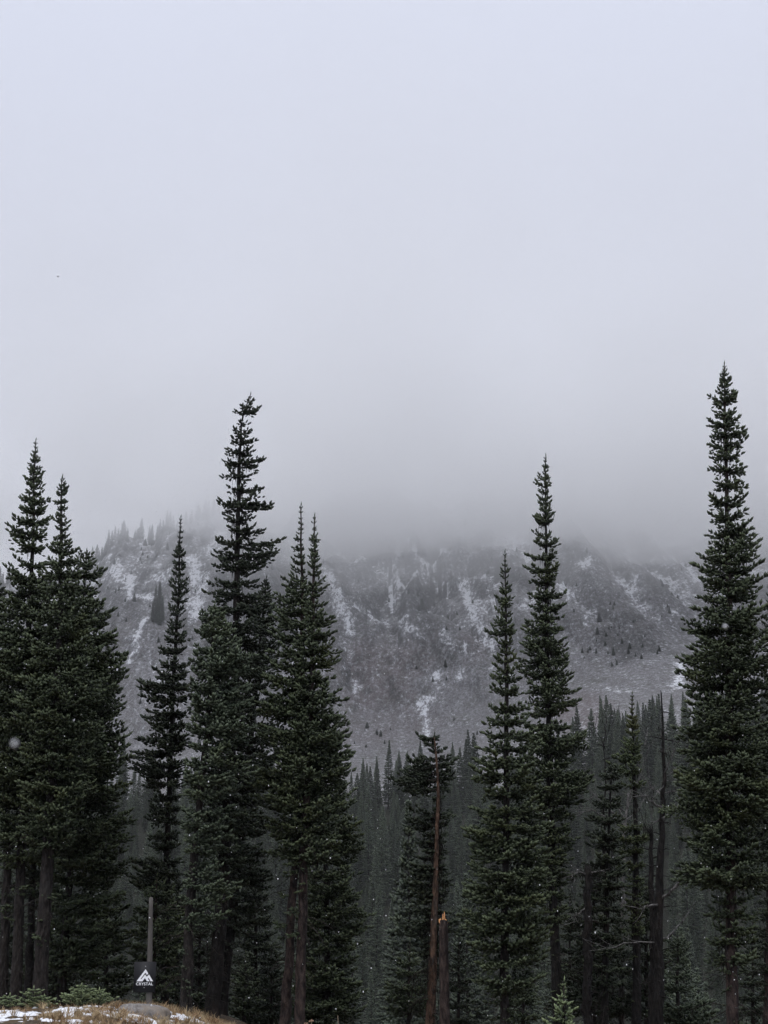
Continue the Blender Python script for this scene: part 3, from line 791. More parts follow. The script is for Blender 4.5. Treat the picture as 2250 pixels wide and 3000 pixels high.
conifer('understory_fir', 'small fir at the foot of the ragged rusty-trunked hemlock, on its left', 42,
        [(1200, 2770), (1198, 2990)], [(2770, 1197, 1203), (2830, 1165, 1238), (2900, 1120, 1262), (2960, 1115, 1268), (2990, 1120, 1270)], .07, group=UND, stubs=0)
conifer('understory_fir', 'small dark fir just behind the splintered stump', 42,
        [(1345, 2740), (1342, 2990)], [(2740, 1342, 1348), (2800, 1315, 1372), (2900, 1300, 1385), (2990, 1295, 1392)], .07, mat=M_HEM, group=UND, stubs=0)
conifer('understory_fir', 'low fir at the bottom right of the full green fir trunk', 40,
        [(1535, 2830), (1533, 3000)], [(2830, 1532, 1538), (2900, 1500, 1575), (3000, 1480, 1600)], .06, group=UND, stubs=0)
conifer('understory_fir', 'bushy small fir right of the dead snag foot', 40.5,
        [(1985, 2740), (1985, 3000)], [(2740, 1982, 1988), (2786, 1945, 2026), (2840, 1950, 2020), (2895, 1930, 2042), (2952, 1918, 2082), (3000, 1910, 2090)], .08, mat=M_FIR_BLUE, group=UND, stubs=0)
conifer('understory_fir', 'dark small fir filling the shade behind the lichen-hung hemlock trunk', 47,
        [(1820, 2640), (1820, 2990)], [(2640, 1817, 1823), (2750, 1780, 1870), (2850, 1750, 1890), (2990, 1735, 1905)], .08, mat=M_HEM, group=UND, stubs=0)
conifer('understory_fir', 'dark small fir behind the columnar fir trunk', 47,
        [(1670, 2620), (1668, 2990)], [(2620, 1667, 1673), (2720, 1640, 1705), (2850, 1610, 1720), (2990, 1600, 1725)], .08, mat=M_HEM, group=UND, stubs=0)
conifer('understory_fir', 'dark small fir in the shade behind the trunks of the left stand', 48,
        [(150, 2500), (150, 2920)], [(2500, 147, 153), (2620, 110, 195), (2750, 80, 225), (2920, 60, 250)], .09, mat=M_HEM, group=UND, stubs=0)
conifer('understory_fir', 'dark small fir in the shade at the extreme left edge', 50,
        [(20, 2520), (20, 2920)], [(2520, 17, 23), (2620, -20, 65), (2750, -50, 95), (2920, -70, 110)], .09, mat=M_HEM, group=UND, stubs=0)
conifer('understory_fir', 'dark small fir below the pale blue-green fir, behind its trunk', 46,
        [(585, 2640), (585, 2980)], [(2640, 582, 588), (2740, 545, 630), (2860, 520, 655), (2980, 505, 670)], .08, mat=M_HEM, group=UND, stubs=0)
conifer('understory_fir', 'dark small fir right of the tallest fir trunk', 46,
        [(2205, 2700), (2205, 3000)], [(2700, 2202, 2208), (2800, 2165, 2245), (2900, 2150, 2262), (3000, 2140, 2275)], .08, mat=M_HEM, group=UND, stubs=0)
conifer('understory_fir', 'dense dark fir around the thick broken trunk', 45,
        [(1738, 2560), (1738, 2990)], [(2560, 1735, 1741), (2640, 1690, 1790), (2760, 1670, 1810), (2990, 1655, 1820)], .09, mat=M_HEM, group=UND, stubs=0, lichen=.4)
conifer('understory_fir', 'dense dark fir between the yellowish fir trunk and the dead snag', 45.5,
        [(1893, 2590), (1893, 2990)], [(2590, 1890, 1896), (2680, 1850, 1940), (2790, 1830, 1955), (2990, 1815, 1970)], .09, mat=M_HEM, group=UND, stubs=0, lichen=.4)
conifer('understory_fir', 'dark fir filling the gap left of the paired brown trunks', 49,
        [(748, 2540), (750, 2990)], [(2540, 745, 751), (2640, 705, 795), (2780, 680, 825), (2990, 660, 840)], .10, mat=M_HEM, group=UND, stubs=0, lichen=.4)
conifer('understory_fir', 'dark fir between the slim fir and the pale blue-green fir, low down', 48,
        [(520, 2560), (520, 2960)], [(2560, 517, 523), (2680, 480, 565), (2800, 460, 590), (2960, 445, 600)], .09, mat=M_HEM, group=UND, stubs=0)
conifer('fir_sapling', 'bright green young fir poking up at the bottom edge, right of centre', 31,
        [(1652, 2886), (1650, 3060)], [(2886, 1649, 1655), (2915, 1636, 1668), (2950, 1612, 1680), (2998, 1596, 1698), (3050, 1590, 1700)], .03, mat=M_YOUNG, group='young firs', stubs=0, spacing=.8)

# ------------------------------------------------------------------ splintered stump and dead trees
def polyline(pts, n):
    P = np.asarray(pts, float); d = np.concatenate([[0], np.cumsum(np.linalg.norm(np.diff(P, axis=0), axis=1))])
    t = np.linspace(0, d[-1], n)
    return np.stack([np.interp(t, d, P[:, k]) for k in range(3)], -1)

D = 37.5
foot = at(1303, 2995, D); foot[2] = float(terrain(foot[0], D)) - .1
top = at(1299, 2697, D)
st = empty('broken_stump', foot)
tag(st, 'snapped tree stump with fresh orange splinters on top, beside the rusty-trunked hemlock', 'stump')
n = 14
P = polyline([foot, top], n)
tv, tt = tube(P, .125 + .08 * np.exp(-np.linspace(0, 8, n)) - .012 * np.linspace(0, 1, n), 16, .10)
build('trunk', tv - foot, tt, M_BARK_RED, st, smooth_shade=True)
m, N, L, out = new_mat('fresh_split_wood')
n1 = noise(N, L, scaled(N, L, 1, 1, .12), 40, 4)
principled(N, L, out, mixc(N, L, n1, (.42, .17, .06), (.75, .42, .20)), .7, .25, n1, .6, .01)
M_SPLIT = m
for i in range(15):
    a = i * 2.4; r = .105 * math.sqrt((i + .5) / 15)
    h = random.uniform(.05, .14)
    if i in (1, 3): h = .30 if i == 3 else .24
    q = top + np.array([math.cos(a) * r, math.sin(a) * r, -.06])
    g = Geo(); wx, wy = random.uniform(.016, .032), random.uniform(.010, .018); sk = random.uniform(-.02, .02)
    V = [q + (-wx, -wy, 0), q + (wx, -wy, 0), q + (wx, wy, 0), q + (-wx, wy, 0), q + (-wx * .7 + sk, -wy * .6, h * .75), q + (wx * .6 + sk, -wy * .5, h * .6), q + (wx * .4 + sk, wy * .5, h * .7), q + (sk - wx * .3, 0, h)]
    T = [(0, 1, 5), (0, 5, 4), (1, 2, 6), (1, 6, 5), (2, 3, 7), (2, 7, 6), (3, 0, 4), (3, 4, 7), (4, 5, 7), (5, 6, 7)]
    build('splinter', np.array(V) - foot, np.array(T), M_SPLIT, st)

def limb_geo(pts, r0, twigs=3, rt=.35, sides=6):
    n = 9
    P = polyline(pts, n); P[1:-1] += rng.normal(0, .02, (n - 2, 3))
    g = Geo(); g.add(*tube(P, np.linspace(r0, r0 * .22, n), sides, .15))
    for i in range(twigs):
        k = random.randint(2, n - 2); a = random.random() * 6.28; l = random.uniform(.25, .75)
        d = norm(P[min(k + 1, n - 1)] - P[k]); e = norm(d + np.array([math.cos(a), math.sin(a) * .6, random.uniform(-.1, .8)]) * .7)
        Q = [P[k], P[k] + e * l * .5 + rng.normal(0, .03, 3), P[k] + e * l + (0, 0, .12 * l)]
        g.add(*tube(polyline(Q, 5), np.linspace(r0 * rt, .004, 5), 4, .1))
    return g.arrays()[:2]

def dead_tree(name, label, D, axis, radii, limbs, mat, group, lichen=0.0, limb_mat=None):
    A = np.array([at(u, v, D) for u, v in axis])
    foot = A[-1].copy(); foot[2] = float(terrain(foot[0], D)) - .12
    if foot[2] < A[-1][2]: A = np.vstack([A, foot])
    else: A[-1] = foot
    root = empty(name, foot); tag(root, label, 'tree', group)
    P = polyline(A[::-1], 26); P[1:-1, :2] += rng.normal(0, .02, (24, 2))
    R = np.interp(np.linspace(0, 1, 26), np.linspace(0, 1, len(radii)), radii)
    g_ = Geo(); g_.add(*tube(P, R, 11, .16))
    for i in range(26):      # broken stubs along the trunk
        k = random.randrange(4, 25); a = random.random() * 6.28; l = random.uniform(.12, .45)
        e = np.array([math.cos(a), math.sin(a), random.uniform(-.3, .5)])
        g_.add(*tube([P[k], P[k] + e * (R[k] + l * .5), P[k] + e * (R[k] + l) + (0, 0, -.05)], [.022, .014, .006], 4))
    for i in range(7):       # jagged broken top
        a = i * .9; q = P[-1] + np.array([math.cos(a), math.sin(a), 0]) * R[-1] * .7
        g_.add(*tube([q - (0, 0, .1), q + (0, 0, random.uniform(.05, .3))], [R[-1] * .45, .004], 4))
    tv, tt, _ = g_.arrays()
    build('trunk', tv - foot, tt, mat, root, smooth_shade=True)
    LP = []
    for pts, dy, r0, tw in limbs:
        Q = [at(u, v, D + dy * (i / (len(pts) - 1))) for i, (u, v) in enumerate(pts)]
        lv, lt = limb_geo(Q, r0 * 1.1, tw + 2)
        build('limb', lv - foot, lt, limb_mat or mat, root, smooth_shade=True)
        LP.append(polyline(Q, 12))
    if lichen:
        U = np.repeat(np.concatenate(LP + [P[6:20]]), int(lichen), axis=0); U = U + rng.normal(0, .06, U.shape)
        lv, lt = strands(U, .04, .22, .009)
        tag(build('lichen', lv - foot, lt, M_LICHEN, root), kind='stuff')
    return root

DEADG = 'dead trees among the firs'
dead_tree('dead_snag', 'tall bare dark dead snag with crooked pale limbs, left of the tallest fir', 39,
          [(1938, 2046), (1943, 2120), (1946, 2260), (1944, 2340), (1938, 2420), (1932, 2600), (1927, 3000)], [.16, .135, .125, .115, .09, .06, .04, .018],
          [([(1946, 2265), (1965, 2215), (1985, 2180), (1993, 2165)], -.5, .020, 3), ([(1948, 2275), (1970, 2262), (1992, 2240)], .4, .014, 2),
           ([(1944, 2340), (1930, 2318), (1900, 2300), (1878, 2325)], .5, .022, 3), ([(1942, 2365), (1925, 2360), (1900, 2345), (1876, 2322)], -.4, .045, 1), ([(1945, 2325), (1970, 2318), (2010, 2322), (2030, 2330)], -.7, .02, 2),
           ([(1940, 2400), (1965, 2380), (1985, 2372), (2003, 2370)], .2, .05, 1), ([(1940, 2395), (1915, 2410), (1890, 2425), (1882, 2440)], .8, .022, 2),
           ([(1946, 2290), (1975, 2288), (2000, 2282)], .6, .012, 1), ([(1944, 2300), (1925, 2325), (1910, 2345)], -.9, .014, 2),
           ([(1932, 2640), (1960, 2615), (2000, 2575), (2028, 2552)], -.6, .05, 3), ([(1930, 2650), (1905, 2652), (1880, 2662), (1858, 2658)], -.6, .04, 2),
           ([(1930, 2760), (1955, 2748), (1985, 2715), (2001, 2686)], .5, .035, 1), ([(1928, 2762), (1870, 2758), (1800, 2772), (1725, 2786)], -.5, .025, 3),
           ([(1943, 2160), (1935, 2150), (1930, 2130)], .1, .016, 0), ([(1946, 2215), (1955, 2205), (1962, 2190)], -.2, .016, 0)],
          M_BARK_DARK, DEADG, 2, M_DEAD)
dead_tree('dead_snag', 'thick dark broken trunk shorter than its neighbours, below the dark lichen-hung hemlock', 40,
          [(1722, 2551), (1722, 2700), (1720, 2990)], [.15, .125, .115, .10],
          [([(1718, 2560), (1695, 2555), (1672, 2575)], -.3, .03, 2), ([(1725, 2560), (1750, 2552), (1775, 2556)], -.3, .03, 1), ([(1716, 2660), (1690, 2680), (1680, 2705)], -.2, .025, 2)],
          M_BARK_DARK, DEADG, 8, M_DEAD)
dead_tree('dead_snag', 'second dark stub of trunk leaning against the tall dead snag', 39.6,
          [(1908, 2440), (1910, 2600), (1912, 2990)], [.11, .10, .085, .05],
          [([(1908, 2450), (1895, 2430), (1890, 2415)], -.2, .02, 1)], M_BARK_DARK, DEADG, 8)
dead_tree('dead_fir', 'thin leafless forked dead tree rising behind the dark clumpy hemlock', 48,
          [(1776, 2110), (1774, 2190), (1772, 2290), (1771, 2980)], [.07, .06, .05, .03, .015],
          [([(1773, 2195), (1760, 2160), (1748, 2145), (1742, 2115)], .3, .018, 3), ([(1774, 2175), (1785, 2130), (1795, 2115), (1800, 2108)], -.3, .014, 3), ([(1774, 2150), (1766, 2115), (1764, 2085)], .2, .012, 2)],
          M_BARK_DARK, DEADG)
dead_tree('dead_fir', 'bleached dead tree with white curving branches behind the dark clumpy hemlock', 47,
          [(1840, 2330), (1832, 2430), (1826, 2600), (1820, 2980)], [.09, .08, .075, .06, .03],
          [([(1834, 2420), (1790, 2400), (1730, 2370), (1680, 2395)], -.6, .03, 4), ([(1836, 2380), (1780, 2340), (1740, 2335), (1712, 2350)], .6, .024, 4), ([(1832, 2400), (1770, 2300), (1720, 2255), (1688, 2250)], .2, .022, 3),
           ([(1830, 2410), (1760, 2350), (1700, 2280), (1722, 2236)], -.3, .02, 2), ([(1838, 2350), (1870, 2240), (1885, 2200), (1898, 2130)], .4, .024, 4), ([(1838, 2370), (1880, 2260), (1900, 2200), (1910, 2165)], -.4, .024, 4),
           ([(1836, 2400), (1870, 2380), (1885, 2330), (1920, 2300)], .7, .022, 4), ([(1830, 2520), (1760, 2500), (1730, 2480)], -.5, .022, 3), ([(1828, 2570), (1740, 2560), (1700, 2545), (1668, 2560)], .4, .025, 3)],
          M_DEAD, DEADG)

# ------------------------------------------------------------------ the forest across the valley
def proto_mesh(h, w, seed, bare):
    """a small-seen conifer, height h, as one mesh with bark and needle slots"""
    random.seed(seed)
    z, org, az, pit, ln = h - .1, [], [], [], []
    while z > bare * h:
        f = 1 - z / h
        m = w * min(1, (f * 1.15) ** .8 + .04) * (1 - .25 * smooth(.75, 1, f)) * random.uniform(.8, 1.12)
        k = 5 if m < .6 else 9
        a0 = random.random() * 6.28
        for i in range(k):
            p = math.radians(lerp(30, -18, min(1, f * 1.8)) + random.uniform(-8, 8))
            org.append((0, 0, z + random.uniform(-.1, .1))); az.append(a0 + 6.283 * i / k + random.uniform(-.4, .4)); pit.append(p); ln.append(max(.2, m * random.uniform(.75, 1.1)))
        z -= .36 if m < .6 else .5
    org, az, pit, ln = map(np.array, (org, az, pit, ln))
    fo, _, _ = place(TPL['far'], None, org, az, pit, rng.normal(0, .2, len(az)), ln)
    fv, ft, fa = fo.arrays()
    sv, st_, sa = spindles(np.array([[0, 0, h - .6]]), np.array([[0, 0, 1.0]]), np.array([.9]), np.array([.07]), np.array([.5]))
    fa = np.concatenate([fa, sa]); ft = np.concatenate([ft, st_ + len(fv)]); fv = np.concatenate([fv, sv])
    tv, tt = tube([(0, 0, -1.2), (0, 0, h * .5), (0, 0, h - .3)], [.2, .12, .03], 6)
    V = np.concatenate([fv, tv]); T = np.concatenate([ft, tt + len(fv)])
    return V, T, np.concatenate([fa, np.zeros(len(tv))]), np.concatenate([np.zeros(len(ft), int), np.ones(len(tt), int)])

PROTO = []
for i, (h, w, b) in enumerate([(17, 2.3, .05), (19, 2.0, .08), (15, 2.0, .04), (21, 2.5, .10), (16, 1.7, .06), (13, 2.2, .02)]):
    V, T, A_, mi = proto_mesh(h, w, 20 + i, b)
    o = build('forest_fir', V, T, [M_FAR, M_BARK], attrs={'tint': A_}, mat_idx=mi)
    PROTO.append((o, o.data, h))
_first = [True] * len(PROTO)
def forest_tree(name, p, k, s, label, group, cat='tree'):
    if _first[k]:
        o = PROTO[k][0]; _first[k] = False; o.name = name
    else:
        o = PROTO[k][0].copy(); o.name = name; col.objects.link(o)
    o.location = [float(c) for c in p]
    o.rotation_euler = (random.gauss(0, .02), random.gauss(0, .02), random.random() * 6.28)
    sx = s * random.uniform(.85, 1.15)
    o.scale = (sx, sx, s)
    tag(o, label, cat, group)
    return o
# trees whose tips stand out above the forest edge, by the pixel of the tip and their distance
random.seed(5)
FG = 'firs of the misty forest across the valley'
FL = 'dim dark fir of the misty forest across the valley'
edge_tips = [(1065, 2222, 600), (1030, 2262, 600), (1137, 2168, 620), (1108, 2215, 610), (1188, 2200, 630), (1155, 2225, 620), (1374, 2138, 600), (1358, 2165, 610), (1325, 2172, 620), (1392, 2150, 560), (1345, 2190, 600),
             (1692, 2068, 560), (1728, 2076, 560), (1757, 2046, 580), (1768, 2038, 600), (1778, 2036, 590), (1790, 2062, 570), (1806, 2078, 560), (1890, 2060, 540), (1905, 2052, 550), (1957, 1955, 520), (1931, 2035, 540), (1918, 2070, 560), (1998, 1950, 500), (1830, 2090, 560), (2238, 1930, 420), (2025, 2010, 520), (366, 2150, 600), (1220, 2240, 600), (1088, 2245, 590)]
for (u, v, D_) in edge_tips:
    D_ = D_ * .77
    tip = at(u, v, D_); g = float(terrain(tip[0], D_))
    k = random.randrange(5); s = (tip[2] - g) / PROTO[k][2]
    s = min(max(s, .5), 1.9)
    o = forest_tree('forest_fir', (tip[0], D_, tip[2] - s * PROTO[k][2] if tip[2] - s * PROTO[k][2] < g else g - .2), k, s, 'dark fir whose tip stands above the forest edge against the scree', 'firs along the upper edge of the valley forest')
# scatter
pts = []
D_ = 84.0
while D_ < 520:
    sp = lerp(5.6, 4.4, smooth(120, 450, D_))
    half = D_ * .30 + 25
    xs = np.arange(-half, half, sp)
    xs = xs + rng.uniform(-.45, .45, len(xs)) * sp
    ys = D_ + rng.uniform(-1.3, 1.3, len(xs)) * sp
    # upper edge of the wood
    lim = 486 - 20 * vnoise(xs / 18, ys * 0) + 12 * smooth(40, 110, xs) - 15 * (1 - smooth(-100, -50, xs))
    keep = (ys < lim) & (rng.random(len(xs)) < .93)
    pts.append(np.stack([xs[keep], ys[keep], terrain(xs[keep], ys[keep])], -1))
    D_ += sp * 2.2
pts = np.concatenate(pts)
idx = rng.integers(0, 6, len(pts)); scl = (.45 + .78 * rng.random(len(pts)) ** 1.1) * lerp(.8, 1, smooth(90, 200, pts[:, 1])) * lerp(1, .9, smooth(400, 480, pts[:, 1])); rot = rng.random(len(pts)) * 6.28
hts = np.array([p[2] for p in PROTO])[idx] * scl
tu, tvv = project(pts + np.stack([0 * hts, 0 * hts, hts * .8], -1))
GAPS = [(300, 400, 2150, 2800), (1035, 1195, 2200, 3000), (1330, 1395, 2150, 2850), (1690, 1830, 2040, 2280), (1870, 1990, 2040, 2560), (2000, 2080, 2560, 3000), (1060, 1130, 2600, 3000)]
vis = np.zeros(len(pts), bool)
for (a, b, c_, d_) in GAPS: vis |= (tu > a) & (tu < b) & (tvv > c_) & (tvv < d_)
order = np.argsort(-(hts / pts[:, 1]) * vis)[:250]
order = order[vis[order]]
for i in order:
    forest_tree('forest_fir', pts[i] - (0, 0, .2), int(idx[i]), float(scl[i]), FL, FG)
rest = np.ones(len(pts), bool); rest[order] = False

def scatter_object(name, P, IDX, S, R, label, cat, girth=1.0):
    me = bpy.data.meshes.new(name)
    me.vertices.add(len(P)); me.vertices.foreach_set('co', np.ascontiguousarray(P, np.float32).ravel())
    for an, tp, av in (('variant', 'INT', IDX.astype(np.int32)), ('size', 'FLOAT', S.astype(np.float32)), ('turn', 'FLOAT', R.astype(np.float32))):
        me.attributes.new(an, tp, 'POINT').data.foreach_set('value', av)
    o = bpy.data.objects.new(name, me); col.objects.link(o)
    ng = bpy.data.node_groups.new(name, 'GeometryNodeTree')
    ng.interface.new_socket('Geometry', in_out='INPUT', socket_type='NodeSocketGeometry')
    ng.interface.new_socket('Geometry', in_out='OUTPUT', socket_type='NodeSocketGeometry')
    N, L = ng.nodes, ng.links
    gi, go, jn = N.new('NodeGroupInput'), N.new('NodeGroupOutput'), N.new('GeometryNodeJoinGeometry')
    def named(n, t):
        a = N.new('GeometryNodeInputNamedAttribute'); a.data_type = t; a.inputs['Name'].default_value = n
        return [s for s in a.outputs if s.enabled and s.name == 'Attribute'][0]
    va, sz, tn = named('variant', 'INT'), named('size', 'FLOAT'), named('turn', 'FLOAT')
    cx_ = N.new('ShaderNodeCombineXYZ'); L.new(tn, cx_.inputs['Z'])
    wide = N.new('ShaderNodeVectorMath'); wide.operation = 'MULTIPLY'
    L.new(sz, wide.inputs[0]); wide.inputs[1].default_value = (girth, girth, 1)
    for k, (po, pm, ph) in enumerate(PROTO):
        oi = N.new('GeometryNodeObjectInfo'); oi.transform_space = 'ORIGINAL'; oi.inputs['Object'].default_value = po
        oi.inputs['As Instance'].default_value = True
        cmp_ = N.new('FunctionNodeCompare'); cmp_.data_type = 'INT'; cmp_.operation = 'EQUAL'
        ins = [s for s in cmp_.inputs if s.enabled]
        L.new(va, ins[0]); ins[1].default_value = k
        ip = N.new('GeometryNodeInstanceOnPoints')
        L.new(gi.outputs[0], ip.inputs['Points']); L.new(cmp_.outputs[0], ip.inputs['Selection']); L.new(oi.outputs['Geometry'], ip.inputs['Instance'])
        L.new(cx_.outputs[0], ip.inputs['Rotation']); L.new(wide.outputs[0], ip.inputs['Scale'])
        L.new(ip.outputs[0], jn.inputs[0])
    L.new(jn.outputs[0], go.inputs[0])
    o.modifiers.new('scatter', 'NODES').node_group = ng
    tag(o, label, cat, kind='stuff')
    return o
scatter_object('forest', pts[rest] - (0, 0, .2), idx[rest], scl[rest], rot[rest], 'dense misty conifer forest covering the valley side', 'forest')

# trees along the crest of the spur and the clumps on the slope
random.seed(11)
RG, RL = 'faint firs along the foggy crest', 'faint grey fir on the foggy crest at upper left'
for (u, v) in [(232, 1616), (272, 1592), (285, 1600), (293, 1596), (300, 1602), (308, 1590), (318, 1585), (328, 1590), (335, 1594), (345, 1582), (352, 1586), (362, 1572), (372, 1590), (395, 1570), (402, 1552), (408, 1548), (414, 1560),
               (438, 1556), (445, 1560), (462, 1552), (468, 1558), (478, 1550), (490, 1546), (498, 1552), (508, 1540), (520, 1536), (578, 1512), (586, 1505), (600, 1515), (610, 1520), (560, 1530), (545, 1528), (10, 1665), (2, 1680), (25, 1690), (625, 1500), (640, 1495)]:
    yy = np.arange(800, 1000, 3.0); zz = terrain((u - 1125) / F * yy * 1.03, yy)
    D_ = float(yy[np.argmax((zz - CAM_H) / yy)]) + random.uniform(-9, 0)
    x_ = at(u, v, D_)[0]; g = float(terrain(x_, D_)); k = random.randrange(6)
    o = forest_tree('crest_fir', (x_, D_, g - .6), k, random.uniform(8, 15.5) / PROTO[k][2], RL, RG)
    o.scale = (o.scale[0] * 1.2, o.scale[1] * 1.2, o.scale[2])
SG, SL = 'slender firs in a clump on the snowy slope', 'slender dark fir of the small clump on the snowy slope behind the slim fir'
for (u, v, vb) in [(452, 1712, 1810), (462, 1700, 1822), (470, 1704, 1822), (447, 1760, 1822), (458, 1745, 1828), (474, 1740, 1825), (466, 1755, 1832)]:
    b = hit(u, vb)
    if b is None: continue
    tip = at(u, v, b[1]); k = random.randrange(5)
    forest_tree('slope_fir', b - (0, 0, .5), k, (tip[2] - b[2]) / PROTO[k][2], SL, SG)
for (u, v, vb, lab) in [(1330, 2097, 2112, 'tiny lone fir low on the reddish scree above the ragged hemlock'), (292, 1690, 1720, 'small grey fir on the snowy shoulder beside the left stand')]:
    b = hit(u, vb)
    if b is not None:
        forest_tree('lone_fir', b - (0, 0, .2), 5, (at(u, v, b[1])[2] - b[2]) / 13.0, lab, None)
# stunted firs and scrub on the outcrops
sx = rng.uniform(-330, 330, 26000); sy = rng.uniform(655, 1120, 26000)
sV = np.stack([sx, sy, terrain(sx, sy)], -1)
dk_ = spot_paint('dark')(sV)
pr_ = 0.05 * (fbm(sx / 22, sy / 26, 3) > .57) + .16 * dk_ + 0.05 * (1 - smooth(-120, -70, sx)) * (fbm(sx / 15, sy / 15, 2) > .5)
k = rng.random(len(sx)) < pr_
ssz = rng.uniform(.06, .20, k.sum()) * (1 + .9 * (rng.random(k.sum()) < .10))
scatter_object('mountain_scrub', sV[k] - (0, 0, .3), rng.integers(0, 6, k.sum()), ssz, rng.random(k.sum()) * 6.28, 'stunted dark scrub scattered over the mountain outcrops', 'scrub', 2.2)

# ------------------------------------------------------------------ sign on its pole
D = 33.0
foot = at(436.5, 2950, D); foot[2] = float(terrain(foot[0], D)) - .1
top = at(442.5, 2630, D)
sg = empty('trail_sign', foot)
tag(sg, 'black board with white mountain emblem and lettering on a weathered pole', 'sign')
n = 12
P = polyline([foot, top], n)
tv, tt = tube(P, np.linspace(.072, .045, n), 14, .03)
m, N, L, out = new_mat('weathered_pole')
n1 = noise(N, L, scaled(N, L, 1, 1, .08), 30, 4)
principled(N, L, out, mixc(N, L, n1, (.05, .046, .042), (.12, .11, .10)), .75, .3, n1, .4, .01)
build('pole', tv - foot, tt, m, sg, smooth_shade=True)
bc = at(426, 2862, D); bc[1] = D - .085
bw, bh, bt = .485, .645, .012
V = np.array([(x * bw / 2, y * bt / 2, z * bh / 2) for z in (-1, 1) for y in (-1, 1) for x in (-1, 1)]) + bc
Q = np.array([(0, 2, 3, 1), (4, 5, 7, 6), (0, 1, 5, 4), (2, 6, 7, 3), (0, 4, 6, 2), (1, 3, 7, 5)])
board = build('board', V - foot, Q, plain_mat('black_sign_paint', (.012, .012, .014), .6, .3, .25, 12), sg)
M_WHITE = plain_mat('white_sign_paint', (.86, .86, .88), .6, .3, .03, 20)
M_SCREW = plain_mat('screw_metal', (.35, .35, .36), .45, .5)
zx = lambda px: (px - 840) / 1140 * bw
zz_ = lambda py: (982 - py) / 1515 * bh
EM = [(868, 595), (1015, 795), (950, 885), (862, 765), (625, 1085), (667, 1085), (855, 855), (952, 972), (1055, 850), (1280, 1188), (1150, 1188), (1040, 1015), (1008, 1060), (1100, 1188), (960, 1188), (855, 1030), (735, 1190), (420, 1195)]
import bmesh
bm = bmesh.new()
vs = [bm.verts.new((zx(a) + bc[0] - foot[0], bc[1] - bt / 2 - .003 - foot[1], zz_(b) + bc[2] - foot[2])) for a, b in EM]
f = bm.faces.new(vs)
r = bmesh.ops.extrude_face_region(bm, geom=[f])
for v in [e for e in r['geom'] if isinstance(e, bmesh.types.BMVert)]: v.co.y += .002
bmesh.ops.recalc_face_normals(bm, faces=bm.faces)
me = bpy.data.meshes.new('emblem'); bm.to_mesh(me); bm.free(); me.materials.append(M_WHITE)
o = bpy.data.objects.new('emblem', me); col.objects.link(o); o.parent = board
cu = bpy.data.curves.new('lettering', 'FONT'); cu.body = 'CRYSTAL'; cu.size = 1.0; cu.offset = .012; cu.extrude = .02; cu.space_character = 1.08
tmp = bpy.data.objects.new('lettering_curve', cu); col.objects.link(tmp)
bpy.context.view_layer.update()
me = bpy.data.meshes.new_from_object(tmp.evaluated_get(bpy.context.evaluated_depsgraph_get()))
bpy.data.objects.remove(tmp); me.name = 'lettering'
C = np.zeros(len(me.vertices) * 3, np.float32); me.vertices.foreach_get('co', C); C = C.reshape(-1, 3)
lo, hi = C.min(0), C.max(0)
X = zx(408) + (C[:, 0] - lo[0]) / (hi[0] - lo[0]) * (zx(1278) - zx(408))
Z = zz_(1388) + (C[:, 1] - lo[1]) / (hi[1] - lo[1]) * (zz_(1248) - zz_(1388))
Yv = -bt / 2 - .002 - (C[:, 2] - lo[2]) / (hi[2] - lo[2]) * .002
me.vertices.foreach_set('co', (np.stack([X, Yv, Z], -1) + bc - foot).astype(np.float32).ravel()); me.update()
me.materials.clear(); me.materials.append(M_WHITE)
o = bpy.data.objects.new('lettering', me); col.objects.link(o); o.parent = board
for (a, b) in ((862, 460), (830, 1500)):
    c0 = np.array([zx(a), -bt / 2 - .004, zz_(b)]) + bc - foot
    tv, tt = tube([c0 + (0, .004, 0), c0], [.011, .009], 10)
    build('screw', tv, tt, M_SCREW, board)

# ------------------------------------------------------------------ boulder and stones
m, N, L, out = new_mat('pale_granite')
n1 = noise(N, L, scaled(N, L, 1, 1, 1), 14, 5, .7); n2 = noise(N, L, scaled(N, L, 1, 1, 1), 2.5, 3)
c = mixc(N, L, ramp(N, L, n1, .3, .7), (.10, .093, .088), (.27, .25, .235))
c = mixc(N, L, ramp(N, L, n2, .5, .65), c, (.20, .17, .14))
principled(N, L, out, c, .85, .2, n1, .6, .02)
M_ROCK = m
def stone(name, label, u, v, D, sx, sy, sz, seed, cat='rock', group=None):
    bm = bmesh.new(); bmesh.ops.create_icosphere(bm, subdivisions=4, radius=1)
    r_ = np.random.default_rng(seed); o3 = r_.random(3) * 50
    V = np.array([v_.co[:] for v_ in bm.verts])
    n_ = fbm(V[:, 0] * 1.1 + o3[0] + V[:, 2], V[:, 1] * 1.1 + o3[1], 4) - .5
    V = V * (1 + .7 * n_ + .30 * (fbm(V[:, 0] * 4 + V[:, 2] * 3, V[:, 1] * 5, 2) - .5))[:, None]
    V[:, 2] = np.where(V[:, 2] > .45, .45 + (V[:, 2] - .45) * .35, V[:, 2])
    T = np.array([[q.index for q in f_.verts] for f_ in bm.faces]); bm.free()
    p = at(u, v, D); p[2] = float(terrain(p[0], D))
    o = build(name, V * np.array([sx, sy, sz]), T, M_ROCK, smooth_shade=True)
    p[2] -= sz * (.05 if name == 'boulder' else .3)
    o.location = [float(k) for k in p]; o.rotation_euler = (0, .06, r_.random() * .4 - .2)
    return tag(o, label, cat, group)
stone('boulder', 'low flat grey boulder half sunk in orange grass beside the sign pole', 420, 2950, 31.0, .54, .38, .34, 4)
stone('small_rock', 'small dark rock beside the orange grass tuft at the left', 78, 2965, 30.2, .12, .10, .14, 9, group='small rocks on the grassy bank')
